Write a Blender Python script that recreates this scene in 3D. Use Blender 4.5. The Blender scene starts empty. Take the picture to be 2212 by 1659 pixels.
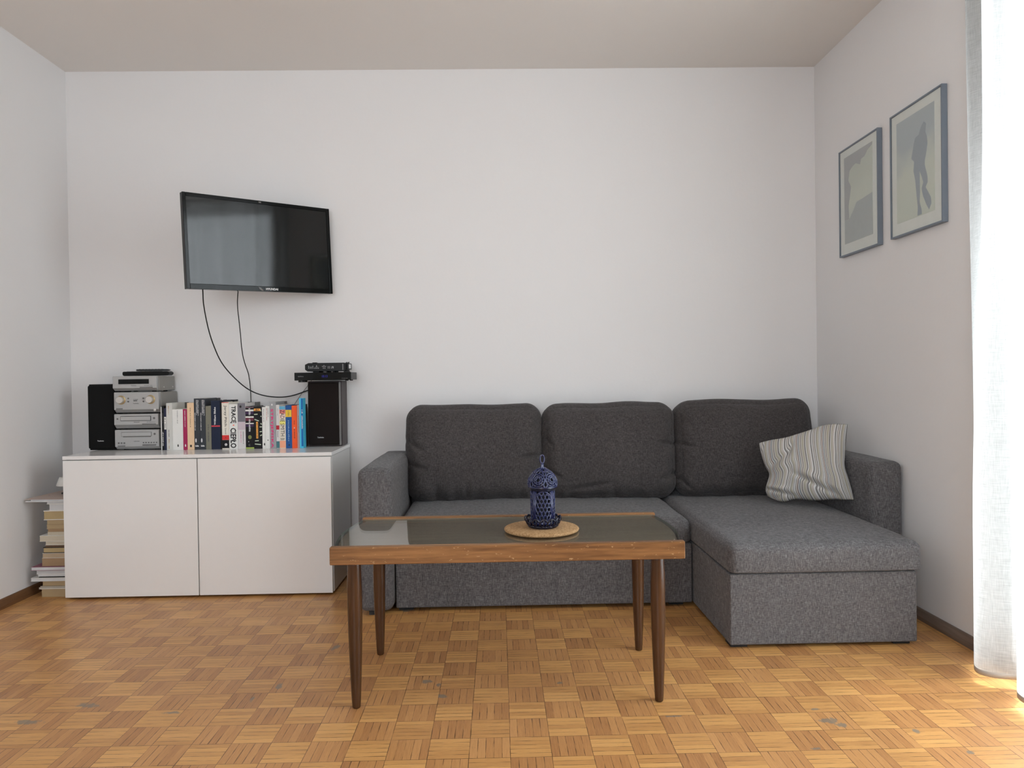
import bpy, bmesh, math, random
from mathutils import Vector, Matrix, noise

S = bpy.context.scene
COL = S.collection
PI = math.pi

# ------------------------------------------------------------------ camera, light, exposure
cam_d = bpy.data.cameras.new('camera')
cam = bpy.data.objects.new('camera', cam_d)
COL.objects.link(cam)
cam_d.sensor_width = 36.0
cam_d.lens = 36.0 * 1603.55 / 2212.0
cam_d.clip_start = 0.05
R_ = Vector((0.999735, -0.01813, -0.01416))
U_ = Vector((0.014336, 0.009584, 0.999851))
F_ = Vector((0.017991, 0.99979, -0.009842))
cam.matrix_world = Matrix(((R_.x, U_.x, -F_.x, 0.00205), (R_.y, U_.y, -F_.y, -3.81231),
                           (R_.z, U_.z, -F_.z, 0.97425), (0, 0, 0, 1)))
S.camera = cam
S.view_settings.view_transform = 'Standard'
S.view_settings.look = 'None'
S.view_settings.exposure = -0.87
S.view_settings.gamma = 1.0
S.view_settings.use_curve_mapping = False

world = bpy.data.worlds.new('sky')
S.world = world
world.use_nodes = True
world.node_tree.nodes['Background'].inputs[0].default_value = (0.75, 0.85, 1.0, 1)
world.node_tree.nodes['Background'].inputs[1].default_value = 1.0


def area_light(name, loc, rot, sx, sy, power, color):
    l = bpy.data.lights.new(name, 'AREA')
    l.shape = 'RECTANGLE'
    l.size, l.size_y, l.energy, l.color = sx, sy, power, color
    o = bpy.data.objects.new(name, l)
    o.location, o.rotation_euler = loc, rot
    COL.objects.link(o)
    return o


# daylight that comes in through the balcony door in the right wall (behind the curtain) and
# fill light from an unseen window added in the wall behind the camera
area_light('door_daylight', (1.84, -2.20, 1.26), (0, math.radians(90), 0), 2.46, 1.50, 300, (0.905, 0.985, 1.06))
sun_d = bpy.data.lights.new('sun', 'SUN')
sun_d.energy, sun_d.angle, sun_d.color = 13.0, math.radians(3.0), (1.0, 0.98, 0.93)
sun = bpy.data.objects.new('sun', sun_d)
sun.rotation_euler = (0, math.radians(16), 0)      # high in the sky outside the balcony door
COL.objects.link(sun)
area_light('added_fill_light', (-.80, -5.56, 1.55), (math.radians(-90), 0, PI), 1.6, 1.3, 105, (0.90, 0.965, 1.05))

# ------------------------------------------------------------------ materials


def lin(c):
    c /= 255.0
    return c / 12.92 if c <= 0.04045 else ((c + 0.055) / 1.055) ** 2.4


def rgb(r, g, b, k=1.0):
    return (min(lin(r) * k, .95), min(lin(g) * k, .95), min(lin(b) * k, .95), 1.0)


class NT:
    """small wrapper to write node trees"""

    def __init__(self, name):
        self.m = bpy.data.materials.new(name)
        self.m.use_nodes = True
        self.t = self.m.node_tree
        self.n = self.t.nodes
        self.b = self.n['Principled BSDF']
        self.out = self.n['Material Output']

    def new(self, kind, **kw):
        n = self.n.new('ShaderNode' + kind)
        for k, v in kw.items():
            setattr(n, k, v)
        return n

    def link(self, a, b):
        self.t.links.new(a, b)

    def set(self, sock, v):
        if isinstance(v, bpy.types.NodeSocket):
            self.link(v, sock)
        else:
            sock.default_value = v

    def math(self, op, a, b=None, c=None, clamp=False):
        n = self.new('Math', operation=op, use_clamp=clamp)
        for i, v in enumerate((a, b, c)):
            if v is not None:
                self.set(n.inputs[i], v)
        return n.outputs[0]

    def mix(self, f, a, b, mode='MIX'):
        n = self.new('Mix', data_type='RGBA', blend_type=mode)
        self.set(n.inputs[0], f)
        self.set(n.inputs[6], a)
        self.set(n.inputs[7], b)
        return n.outputs[2]

    def coord(self, which='Object'):
        return self.new('TexCoord').outputs[which]

    def mapping(self, v, scale=(1, 1, 1), loc=(0, 0, 0), rot=(0, 0, 0)):
        n = self.new('Mapping')
        self.link(v, n.inputs[0])
        n.inputs[1].default_value = loc
        n.inputs[2].default_value = rot
        n.inputs[3].default_value = scale
        return n.outputs[0]

    def noise(self, v, scale, detail=2.0, rough=0.5):
        n = self.new('TexNoise')
        self.link(v, n.inputs['Vector'])
        n.inputs['Scale'].default_value = scale
        n.inputs['Detail'].default_value = detail
        n.inputs['Roughness'].default_value = rough
        return n.outputs[0]

    def ramp(self, f, stops, interp='LINEAR'):
        n = self.new('ValToRGB')
        cr = n.color_ramp
        cr.interpolation = interp
        while len(cr.elements) < len(stops):
            cr.elements.new(0.5)
        for e, (p, c) in zip(cr.elements, stops):
            e.position = p
            e.color = c if len(c) == 4 else (*c, 1)
        self.link(f, n.inputs[0])
        return n.outputs[0]

    def bump(self, h, strength=0.2, dist=0.001):
        n = self.new('Bump')
        n.inputs['Strength'].default_value = strength
        n.inputs['Distance'].default_value = dist
        self.link(h, n.inputs['Height'])
        self.link(n.outputs[0], self.b.inputs['Normal'])

    def base(self, c, rough=0.5, metal=0.0, spec=None):
        self.set(self.b.inputs['Base Color'], c)
        self.set(self.b.inputs['Roughness'], rough)
        self.set(self.b.inputs['Metallic'], metal)
        if spec is not None:
            self.b.inputs['Specular IOR Level'].default_value = spec
        return self.m


_plain = {}


def plain(name, c, rough=0.5, metal=0.0, spec=None, var=0.06):
    """a painted, moulded or printed surface: one colour with a faint mottling"""
    if name in _plain:
        return _plain[name]
    t = NT(name)
    v = t.noise(t.coord(), 35.0, 3.0)
    a = tuple(x * (1 - var) for x in c[:3]) + (1,)
    b = tuple(min(1, x * (1 + var)) for x in c[:3]) + (1,)
    t.base(t.mix(v, a, b), rough, metal, spec)
    _plain[name] = t.m
    return t.m


def wall_mat(name, c):
    t = NT(name)
    o = t.coord()
    n1 = t.noise(o, 1.3, 3.0)
    n2 = t.noise(o, 60.0, 3.0)
    a = tuple(x * 0.985 for x in c[:3]) + (1,)
    t.base(t.mix(n1, a, c), 0.85, 0, 0.2)
    h = t.math('ADD', t.math('MULTIPLY', n2, 0.35), t.noise(o, 9.0, 2.0))
    t.bump(h, 0.10, 0.01)
    return t.m


M_wall = wall_mat('white_wall_paint', (0.86, 0.845, 0.84, 1))
M_ceil = wall_mat('white_ceiling_paint', (0.84, 0.80, 0.76, 1))


def parquet():
    t = NT('mosaic_parquet')
    s, tx, ty = 0.10674, -0.08791, -1.70911
    xyz = t.new('SeparateXYZ')
    o = t.coord()
    # slight waviness of the old floor
    wob = t.new('Vector' + 'Math', operation='ADD') if False else None
    t.link(o, xyz.inputs[0])
    u = t.math('DIVIDE', t.math('SUBTRACT', xyz.outputs[0], tx), s)
    v = t.math('DIVIDE', t.math('SUBTRACT', xyz.outputs[1], ty), s)
    u = t.math('ADD', u, 200.0)
    v = t.math('ADD', v, 200.0)
    iu, iv = t.math('FLOOR', u), t.math('FLOOR', v)
    fu, fv = t.math('SUBTRACT', u, iu), t.math('SUBTRACT', v, iv)
    par = t.math('MODULO', t.math('ADD', iu, iv), 2.0)          # 0: strips run along y, 1: along x
    across = t.math('ADD', t.math('MULTIPLY', fu, t.math('SUBTRACT', 1.0, par)), t.math('MULTIPLY', fv, par))
    along = t.math('ADD', t.math('MULTIPLY', fv, t.math('SUBTRACT', 1.0, par)), t.math('MULTIPLY', fu, par))
    a5 = t.math('MULTIPLY', across, 5.0)
    strip = t.math('FLOOR', a5)
    fs = t.math('SUBTRACT', a5, strip)
    cid = t.new('CombineXYZ')
    t.link(iu, cid.inputs[0])
    t.link(iv, cid.inputs[1])
    t.link(strip, cid.inputs[2])
    wn = t.new('TexWhiteNoise', noise_dimensions='3D')
    t.link(cid.outputs[0], wn.inputs['Vector'])
    rnd = wn.outputs['Value']
    cidt = t.new('CombineXYZ')
    t.link(iu, cidt.inputs[0])
    t.link(iv, cidt.inputs[1])
    wt = t.new('TexWhiteNoise', noise_dimensions='3D')
    t.link(cidt.outputs[0], wt.inputs['Vector'])
    rt = wt.outputs['Value']
    # grain runs along each strip
    g = t.new('CombineXYZ')
    t.link(t.math('ADD', t.math('MULTIPLY', along, 0.9), t.math('MULTIPLY', rnd, 60.0)), g.inputs[0])
    t.link(t.math('ADD', t.math('MULTIPLY', across, 16.0), t.math('MULTIPLY', rt, 90.0)), g.inputs[1])
    t.link(t.math('MULTIPLY', rnd, 31.0), g.inputs[2])
    grain = t.noise(g.outputs[0], 2.2, 4.0, 0.6)
    mixv = t.math('ADD', t.math('ADD', t.math('MULTIPLY', rnd, 0.30), t.math('MULTIPLY', rt, 0.12)), t.math('MULTIPLY', grain, 0.60), clamp=True)
    col = t.ramp(mixv, [(0.12, (0.36, 0.165, 0.053)), (0.35, (0.52, 0.255, 0.088)), (0.60, (0.64, 0.335, 0.115)),
                        (0.90, (0.75, 0.415, 0.155))])
    # directional sheen of the grain painted into the colour: strips along y redder, darker
    k = t.math('ADD', 0.89, t.math('MULTIPLY', par, 0.17))
    kk = t.new('CombineXYZ')
    t.link(k, kk.inputs[0])
    t.link(t.math('MULTIPLY', k, t.math('ADD', 0.95, t.math('MULTIPLY', par, 0.06))), kk.inputs[1])
    t.link(t.math('MULTIPLY', k, t.math('ADD', 0.98, t.math('MULTIPLY', par, 0.0))), kk.inputs[2])
    col = t.mix(1.0, col, kk.outputs[0], 'MULTIPLY')
    # dark flecks in the grain
    fleck = t.noise(g.outputs[0], 6.0, 3.0, 0.65)
    col = t.mix(t.math('MULTIPLY', t.math('GREATER_THAN', fleck, 0.66), 0.38), col, (0.13, 0.055, 0.02, 1))
    scuff = t.noise(o, 75.0, 4.0, 0.7)
    col = t.mix(t.math('MULTIPLY', t.math('GREATER_THAN', scuff, 0.69), 0.30), col, (0.66, 0.45, 0.25, 1))
    # joints: between tiles strong, between strips broken
    em = t.math('MINIMUM', t.math('MINIMUM', fu, t.math('SUBTRACT', 1.0, fu)), t.math('MINIMUM', fv, t.math('SUBTRACT', 1.0, fv)))
    jt = t.math('LESS_THAN', em, t.math('MULTIPLY', t.math('SUBTRACT', t.noise(o, 16.0, 3.0), 0.28), 0.030))
    es = t.math('MINIMUM', fs, t.math('SUBTRACT', 1.0, fs))
    ws = t.math('MULTIPLY', t.math('SUBTRACT', t.noise(o, 17.0, 3.0), 0.36), 0.20)
    js = t.math('LESS_THAN', es, ws)
    j = t.math('MAXIMUM', t.math('MULTIPLY', jt, 0.80), t.math('MULTIPLY', js, 0.72))
    col = t.mix(j, col, (0.055, 0.025, 0.012, 1))
    # worn grey patches where the varnish has gone
    patches = [(-0.238, -1.434, .045, .03), (-0.20, -1.465, .02, .03), (-0.184, -1.551, .03, .035), (0.911, -1.763, .06, .035),
               (0.935, -1.79, .035, .03), (0.905, -1.69, .03, .012), (0.184, -1.467, .025, .02), (-0.71, -1.445, .02, .05),
               (-0.765, -1.538, .014, .04), (-0.604, -1.111, .03, .06), (-1.366, -1.661, .10, .03), (-1.25, -1.56, .07, .035),
               (0.487, -1.714, .05, .012), (0.813, -1.913, .03, .015), (-0.397, -0.70, .05, .04), (1.12, -1.83, .02, .035),
               (1.19, -1.95, .02, .02), (-0.97, -1.62, .06, .02)]
    nz = t.noise(o, 38.0, 4.0, 0.65)
    tot = None
    for (px, py, rx, ry) in patches:
        dx = t.math('DIVIDE', t.math('SUBTRACT', xyz.outputs[0], px), rx)
        dy = t.math('DIVIDE', t.math('SUBTRACT', xyz.outputs[1], py), ry)
        r = t.math('SQRT', t.math('ADD', t.math('MULTIPLY', dx, dx), t.math('MULTIPLY', dy, dy)))
        m = t.math('SUBTRACT', 1.0, r, clamp=True)
        tot = m if tot is None else t.math('MAXIMUM', tot, m)
    pm = t.math('GREATER_THAN', t.math('ADD', t.math('MULTIPLY', tot, 0.55), t.math('ADD', t.math('MULTIPLY', nz, 0.75), t.math('MULTIPLY', fleck, 0.45))), 0.93)
    col = t.mix(t.math('MULTIPLY', t.math('MULTIPLY', pm, t.math('GREATER_THAN', tot, 0.01)), 0.75), col, (0.20, 0.185, 0.15, 1))
    rough = t.math('ADD', 0.27, t.math('MULTIPLY', t.noise(o, 7.0, 3.0), 0.16))
    t.base(col, rough, 0, 0.42)
    h = t.math('SUBTRACT', t.math('MULTIPLY', grain, 0.3), j)
    t.bump(h, 0.12, 0.002)
    return t.m


M_floor = parquet()


def wood(name, dark, light, axis=0, rough=0.45, spec=0.4, wear=0.0):
    t = NT(name)
    o = t.coord()
    sc = [38.0, 38.0, 38.0]
    sc[axis] = 2.2
    g = t.noise(t.mapping(o, tuple(sc)), 1.0, 5.0, 0.65)
    g2 = t.noise(t.mapping(o, tuple(x * 3 for x in sc)), 1.0, 3.0, 0.6)
    f = t.math('ADD', t.math('MULTIPLY', g, 0.7), t.math('MULTIPLY', g2, 0.3))
    col = t.ramp(f, [(0.36, dark), (0.52, tuple((a + b) / 2 for a, b in zip(dark, light))), (0.66, light)])
    if wear:
        w = t.noise(t.mapping(o, (60, 60, 160)), 1.0, 4.0, 0.7)
        col = t.mix(t.math('MULTIPLY', t.math('GREATER_THAN', w, 0.66), wear), col, (0.60, 0.38, 0.19, 1))
    t.base(col, rough, 0, spec)
    t.bump(g2, 0.06, 0.002)
    return t.m


M_rail = wood('worn_walnut_rail', (0.115, 0.048, 0.015), (0.40, 0.19, 0.068), 0, 0.45, 0.35, 0.8)
M_leg = wood('brown_lacquered_leg', (0.045, 0.019, 0.008), (0.10, 0.043, 0.018), 2, 0.22, 0.5)
M_board = wood('dark_tabletop_board', (0.30, 0.245, 0.185), (0.44, 0.365, 0.275), 0, 0.5, 0.3)
M_base_l = wood('brown_baseboard', (0.12, 0.055, 0.022), (0.24, 0.115, 0.05), 1, 0.5, 0.4)
M_base_r = wood('grey_brown_baseboard', (0.15, 0.105, 0.08), (0.26, 0.19, 0.15), 1, 0.4, 0.5)


def fabric(name, dark, light, scale=1.0):
    t = NT(name)
    o = t.coord()
    a = t.noise(t.mapping(o, (70 * scale, 70 * scale, 520 * scale)), 1.0, 2.0, 0.6)
    b = t.noise(t.mapping(o, (520 * scale, 520 * scale, 60 * scale)), 1.0, 2.0, 0.6)
    c = t.noise(t.mapping(o, (560 * scale, 80 * scale, 80 * scale)), 1.0, 2.0, 0.6)
    big = t.noise(o, 3.0, 2.0)
    f = t.math('ADD', t.math('MULTIPLY', t.math('ADD', a, b), 0.36), t.math('MULTIPLY', c, 0.28))
    f = t.math('ADD', f, t.math('MULTIPLY', t.math('SUBTRACT', big, 0.5), 0.08))
    col = t.ramp(f, [(0.36, dark), (0.50, tuple((x * .6 + y * .4) for x, y in zip(dark, light))), (0.64, light)])
    t.base(col, 0.95, 0, 0.12)
    t.b.inputs['Sheen Weight'].default_value = 0.12
    t.b.inputs['Sheen Roughness'].default_value = 0.5
    t.bump(f, 0.5, 0.002)
    return t.m


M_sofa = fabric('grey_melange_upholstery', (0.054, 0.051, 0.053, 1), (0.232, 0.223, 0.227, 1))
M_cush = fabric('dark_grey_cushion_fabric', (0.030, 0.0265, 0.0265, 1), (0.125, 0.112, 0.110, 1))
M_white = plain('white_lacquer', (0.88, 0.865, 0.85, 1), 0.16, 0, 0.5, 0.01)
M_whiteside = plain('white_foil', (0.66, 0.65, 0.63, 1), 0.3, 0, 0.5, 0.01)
M_black = plain('black_plastic', (0.007, 0.008, 0.008, 1), 0.38, 0, 0.25)
M_blackgloss = plain('glossy_black_plastic', (0.005, 0.006, 0.006, 1), 0.08, 0, 0.22)
M_blackcloth = plain('black_speaker_cloth', (0.008, 0.008, 0.008, 1), 0.9, 0, 0.2)
M_browncloth = plain('brown_black_speaker_cloth', (0.013, 0.009, 0.008, 1), 0.9, 0, 0.2)
M_spkwood = plain('dark_cherry_vinyl', (0.040, 0.026, 0.025, 1), 0.42, 0, 0.3, 0.15)
M_greytrim = plain('grey_plastic_trim', (0.16, 0.155, 0.15, 1), 0.4)
M_silver = plain('champagne_silver_metal', (0.47, 0.47, 0.465, 1), 0.42, 0.3, 0.5, 0.02)
M_silverdark = plain('grey_steel_case', (0.30, 0.285, 0.26, 1), 0.45, 0.3, 0.5, 0.02)
M_knob = plain('brushed_knob_metal', (0.68, 0.66, 0.63, 1), 0.3, 0.6)
M_gold = plain('gold_knob_ring', (0.42, 0.31, 0.15, 1), 0.35, 0.6)
M_rubber = plain('black_rubber', (0.01, 0.01, 0.01, 1), 0.7)
M_greytxt = plain('dark_grey_print', (0.10, 0.10, 0.10, 1), 0.6)
M_blacktxt = plain('black_print', (0.012, 0.012, 0.012, 1), 0.6)
M_whitetxt = plain('white_print', (0.80, 0.80, 0.80, 1), 0.6)
M_pages = plain('white_paper', (0.72, 0.69, 0.64, 1), 0.9)
M_cork = None


def cork():
    t = NT('pressed_cork')
    o = t.coord()
    v = t.new('TexVoronoi')
    t.link(o, v.inputs['Vector'])
    v.inputs['Scale'].default_value = 260
    n = t.noise(o, 120, 4, 0.7)
    f = t.math('ADD', t.math('MULTIPLY', v.outputs['Distance'], 0.45), t.math('MULTIPLY', n, 0.7))
    col = t.ramp(f, [(0.3, (0.20, 0.10, 0.04)), (0.55, (0.42, 0.25, 0.12)), (0.8, (0.55, 0.36, 0.19))])
    t.base(col, 0.9, 0, 0.2)
    t.bump(f, 0.35, 0.002)
    return t.m


M_cork = cork()
M_blue = plain('cobalt_blue_glaze', (0.017, 0.025, 0.095, 1), 0.12, 0, 0.9, 0.25)
M_bluedark = plain('dark_blue_glaze', (0.007, 0.009, 0.028, 1), 0.22, 0, 0.6, 0.2)


def thin_glass(name, tint=(0.93, 0.96, 0.94, 1), ior=1.5):
    t = NT(name)
    t.n.remove(t.b)
    tr = t.new('BsdfTransparent')
    tr.inputs[0].default_value = tint
    gl = t.new('BsdfGlossy')
    gl.inputs['Roughness'].default_value = 0.0
    fr = t.new('Fresnel')
    ge = t.new('NewGeometry')
    # a sheet bends light in and out again, so both faces reflect alike
    t.link(t.math('ADD', ior, t.math('MULTIPLY', ge.outputs['Backfacing'], 1.0 / ior - ior)), fr.inputs[0])
    mx = t.new('MixShader')
    t.link(fr.outputs[0], mx.inputs[0])
    t.link(tr.outputs[0], mx.inputs[1])
    t.link(gl.outputs[0], mx.inputs[2])
    t.link(mx.outputs[0], t.out.inputs[0])
    return t.m


M_glass = thin_glass('clear_glass', (0.985, 0.99, 0.985, 1), 1.45)
M_tableglass = thin_glass('greenish_table_glass', (0.95, 0.96, 0.945, 1), 2.2)


def curtain_mat():
    t = NT('sheer_linen')
    t.n.remove(t.b)
    o = t.coord()
    w = t.noise(t.mapping(o, (500, 500, 30)), 1.0, 2.0)
    w2 = t.noise(t.mapping(o, (30, 30, 500)), 1.0, 2.0)
    f = t.math('ADD', t.math('MULTIPLY', w, 0.5), t.math('MULTIPLY', w2, 0.5))
    col = t.ramp(f, [(0.3, (0.40, 0.395, 0.38)), (0.7, (0.59, 0.585, 0.57))])
    di = t.new('BsdfDiffuse')
    tl = t.new('BsdfTranslucent')
    tr = t.new('BsdfTransparent')
    t.link(col, di.inputs[0])
    t.link(col, tl.inputs[0])
    m1 = t.new('MixShader')
    m1.inputs[0].default_value = 0.5
    t.link(di.outputs[0], m1.inputs[1])
    t.link(tl.outputs[0], m1.inputs[2])
    m2 = t.new('MixShader')
    m2.inputs[0].default_value = 0.16
    t.link(m1.outputs[0], m2.inputs[1])
    t.link(tr.outputs[0], m2.inputs[2])
    t.link(m2.outputs[0], t.out.inputs[0])
    return t.m


M_curtain = curtain_mat()

# ------------------------------------------------------------------ mesh helpers


def link(o):
    COL.objects.link(o)
    return o


def tag(o, label=None, cat=None, group=None, kind=None):
    if label:
        o['label'] = label
    if cat:
        o['category'] = cat
    if group:
        o['group'] = group
    if kind:
        o['kind'] = kind
    return o


def thing(name, label, cat, loc, group=None, rot=(0, 0, 0)):
    o = bpy.data.objects.new(name, None)
    o.empty_display_size = 0.05
    o.location = loc
    o.rotation_euler = rot
    link(o)
    return tag(o, label, cat, group)


def attach(o, parent, local=False):
    """parent without moving: part meshes are written in room coordinates unless local"""
    o.parent = parent
    if not local:
        def world_of(p):
            m = Matrix.LocRotScale(p.location, p.rotation_euler, p.scale)
            return world_of(p.parent) @ p.matrix_parent_inverse @ m if p.parent else m
        mw = world_of(parent)
        o.matrix_parent_inverse = mw.inverted()


def obj(name, bm, mat, parent=None, smooth=False, local=False, bevel=0, seg=2, label=None):
    me = bpy.data.meshes.new(name)
    bmesh.ops.recalc_face_normals(bm, faces=bm.faces)
    bm.to_mesh(me)
    bm.free()
    mats = mat if isinstance(mat, (list, tuple)) else [mat]
    for m in mats:
        me.materials.append(m)
    o = bpy.data.objects.new(name, me)
    link(o)
    if smooth:
        for p in me.polygons:
            p.use_smooth = True
    if bevel:
        md = o.modifiers.new('edge', 'BEVEL')
        md.width, md.segments, md.limit_method = bevel, seg, 'ANGLE'
        md.harden_normals = True
        for p in me.polygons:
            p.use_smooth = True
    if parent:
        attach(o, parent, local)
    if label:
        o['label'] = label
    return o


def box(bm, x0, x1, y0, y1, z0, z1, mi=0):
    v = [bm.verts.new(p) for p in ((x0, y0, z0), (x1, y0, z0), (x1, y1, z0), (x0, y1, z0),
                                   (x0, y0, z1), (x1, y0, z1), (x1, y1, z1), (x0, y1, z1))]
    for q in ((0, 3, 2, 1), (4, 5, 6, 7), (0, 1, 5, 4), (1, 2, 6, 5), (2, 3, 7, 6), (3, 0, 4, 7)):
        f = bm.faces.new([v[i] for i in q])
        f.material_index = mi
    return v


def boxbm(*a):
    bm = bmesh.new()
    box(bm, *a)
    return bm


def prism(bm, pts, h0, h1, plane='xy', mi=0, smi=None):
    """extrude a 2-d outline; plane says what the two coordinates are"""
    def P(a, b, h):
        return {'xy': (a, b, h), 'xz': (a, h, b), 'yz': (h, a, b)}[plane]
    lo = [bm.verts.new(P(a, b, h0)) for a, b in pts]
    hi = [bm.verts.new(P(a, b, h1)) for a, b in pts]
    n = len(pts)
    for c in (lo[::-1], hi):
        f = bm.faces.new(c)
        f.material_index = mi
    for i in range(n):
        f = bm.faces.new((lo[i], lo[(i + 1) % n], hi[(i + 1) % n], hi[i]))
        f.material_index = mi if smi is None else smi


def lathe(bm, prof, c, seg=32, axis='z'):
    rings = []
    for r, h in prof:
        ring = []
        for i in range(seg):
            a = 2 * PI * i / seg
            ca, sa = r * math.cos(a), r * math.sin(a)
            p = {'z': (ca, sa, h), 'y': (ca, h, sa), 'x': (h, ca, sa)}[axis]
            ring.append(bm.verts.new((c[0] + p[0], c[1] + p[1], c[2] + p[2])))
        rings.append(ring)
    for a, b in zip(rings, rings[1:]):
        for i in range(seg):
            bm.faces.new((a[i], a[(i + 1) % seg], b[(i + 1) % seg], b[i]))
    bm.faces.new(rings[0][::-1])
    bm.faces.new(rings[-1])


def tube(bm, pts, r, n=6, closed=False, up=None):
    pts = [Vector(p) for p in pts]
    m = len(pts)
    rings = []
    ref = Vector(up) if up else None
    for i, p in enumerate(pts):
        if closed:
            d = pts[(i + 1) % m] - pts[i - 1]
        else:
            d = pts[min(i + 1, m - 1)] - pts[max(i - 1, 0)]
        d.normalize()
        if ref is None or ref.cross(d).length < 0.05:
            ref = Vector((0, 0, 1)) if abs(d.z) < 0.9 else Vector((1, 0, 0))
        a = ref.cross(d).normalized()
        b = d.cross(a).normalized()
        if not up:
            ref = b
        rr = r[i] if isinstance(r, (list, tuple)) else r
        rings.append([bm.verts.new(p + a * (rr * math.cos(2 * PI * k / n)) + b * (rr * math.sin(2 * PI * k / n))) for k in range(n)])
    for i in range(m if closed else m - 1):
        A, B = rings[i], rings[(i + 1) % m]
        for k in range(n):
            bm.faces.new((A[k], A[(k + 1) % n], B[(k + 1) % n], B[k]))
    if not closed:
        bm.faces.new(rings[0][::-1])
        bm.faces.new(rings[-1])


def spline(pts, n=8):
    """Catmull-Rom through the points"""
    P = [Vector(p) for p in pts]
    P = [P[0] * 2 - P[1]] + P + [P[-1] * 2 - P[-2]]
    out = []
    for i in range(1, len(P) - 2):
        for k in range(n):
            t = k / n
            a, b, c, d = P[i - 1], P[i], P[i + 1], P[i + 2]
            out.append(0.5 * ((2 * b) + (c - a) * t + (2 * a - 5 * b + 4 * c - d) * t * t + (3 * b - a - 3 * c + d) * t ** 3))
    out.append(P[-2])
    return out


def softbox(size, r, puff=(0, 0, 0), n=18, fn=None, rb=None):
    """rounded block centred on 0 with domed faces; fn(p, unit) may move each vertex"""
    h = [s / 2 for s in size]
    bm = bmesh.new()

    def grid(hh):
        t = []
        for i in range(n + 1):
            u = -1 + 2 * i / n
            t.append(hh * (math.sin(u * PI / 2) * 0.62 + u * 0.38))
        return t
    G = [grid(x) for x in h]
    cache = {}

    def V(i, j, k):
        key = (i, j, k)
        if key in cache:
            return cache[key]
        p = Vector((G[0][i], G[1][j], G[2][k]))
        u = Vector((p.x / h[0], p.y / h[1], p.z / h[2]))
        rr = min(r, *h)
        rz = rr if (rb is None or p.z > 0) else rb
        lim = (h[0] - rr, h[1] - rr, h[2] - rz)
        inner = Vector([max(-lim[a], min(lim[a], p[a])) for a in range(3)])
        d = p - inner
        d.z *= rr / rz
        if d.length > 1e-9:
            d = d.normalized() * rr
            d.z *= rz / rr
            p = inner + d
        q = p.copy()
        for a in range(3):
            if puff[a]:
                o = [b for b in range(3) if b != a]
                q[a] += puff[a] * u[a] * max(0, 1 - u[o[0]] ** 2) ** 0.8 * max(0, 1 - u[o[1]] ** 2) ** 0.8
        if fn:
            q = fn(q, u)
        cache[key] = bm.verts.new(q)
        return cache[key]
    for a in range(3):
        b, c = [x for x in range(3) if x != a]
        for side in (0, n):
            for i in range(n):
                for j in range(n):
                    def ix(ii, jj):
                        t = [0, 0, 0]
                        t[a], t[b], t[c] = side, ii, jj
                        return V(*t)
                    bm.faces.new((ix(i, j), ix(i + 1, j), ix(i + 1, j + 1), ix(i, j + 1)))
    return bm


def shift(bm, v):
    bmesh.ops.translate(bm, verts=bm.verts, vec=v)
    return bm


# ------------------------------------------------------------------ lettering
_font = {}


def letters(parent, s, c, w, h, mat, turn=0, name='lettering', facing='-y', local=False, bold=0.0, rot=None):
    """flat printed words centred on c, fitted to w x h along the reading direction;
    turn: 0 upright, 1 reading downwards, -1 reading upwards"""
    key = (s, bold)
    if key not in _font:
        cu = bpy.data.curves.new('lettering', 'FONT')
        cu.body = s
        cu.size = 1.0
        cu.offset = bold
        cu.resolution_u = 2
        o = bpy.data.objects.new('lettering', cu)
        link(o)
        bpy.context.view_layer.update()
        dg = bpy.context.evaluated_depsgraph_get()
        me = bpy.data.meshes.new_from_object(o.evaluated_get(dg))
        bpy.data.objects.remove(o)
        bpy.data.curves.remove(cu)
        vs = [v.co.copy() for v in me.vertices]
        x0, x1 = min(v.x for v in vs), max(v.x for v in vs)
        y0, y1 = min(v.y for v in vs), max(v.y for v in vs)
        _font[key] = ([((v.x - x0) / (x1 - x0) - .5, (v.y - y0) / (y1 - y0) - .5) for v in vs],
                      [list(p.vertices) for p in me.polygons])
        bpy.data.meshes.remove(me)
    vs, fs = _font[key]
    return decal(parent, [(a * w, b * h) for a, b in vs], fs, c, mat, turn, name, facing, local)


def decal(parent, pts, fs, c, mat, turn=0, name='lettering', facing='-y', local=False):
    co = []
    for a, b in pts:
        if turn == 1:
            a, b = b, -a
        elif turn == -1:
            a, b = -b, a
        if facing == '-y':
            co.append((c[0] + a, c[1], c[2] + b))
        elif facing == '-x':
            co.append((c[0], c[1] - a, c[2] + b))
        else:
            co.append((c[0] + a, c[1] + b, c[2]))
    me = bpy.data.meshes.new(name)
    me.from_pydata(co, [], fs)
    me.materials.append(mat)
    o = link(bpy.data.objects.new(name, me))
    attach(o, parent, local)
    return o


def smallprint(parent, c, w, h, mat, turn=1, lines=1, seed=0, name='lettering', facing='-y', local=False):
    """print too small to read in the photograph: rows of letter-sized strokes"""
    rn = random.Random(seed)
    pts, fs = [], []
    lh = h / lines
    for l in range(lines):
        yc = h / 2 - lh * (l + .5)
        x = -w / 2
        end = w / 2 * (1 if l == 0 else rn.uniform(.2, 1))
        while x < end:
            cw = lh * rn.uniform(.30, .55)
            if rn.random() < .15:
                x += cw * .9
                continue
            hh = lh * rn.uniform(.45, .75)
            i = len(pts)
            y0 = yc - lh * .3
            pts += [(x, y0), (x + cw * .62, y0), (x + cw * .62, y0 + hh), (x, y0 + hh)]
            fs.append((i, i + 1, i + 2, i + 3))
            x += cw
    return decal(parent, pts, fs, c, mat, turn, name, facing, local)


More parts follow.
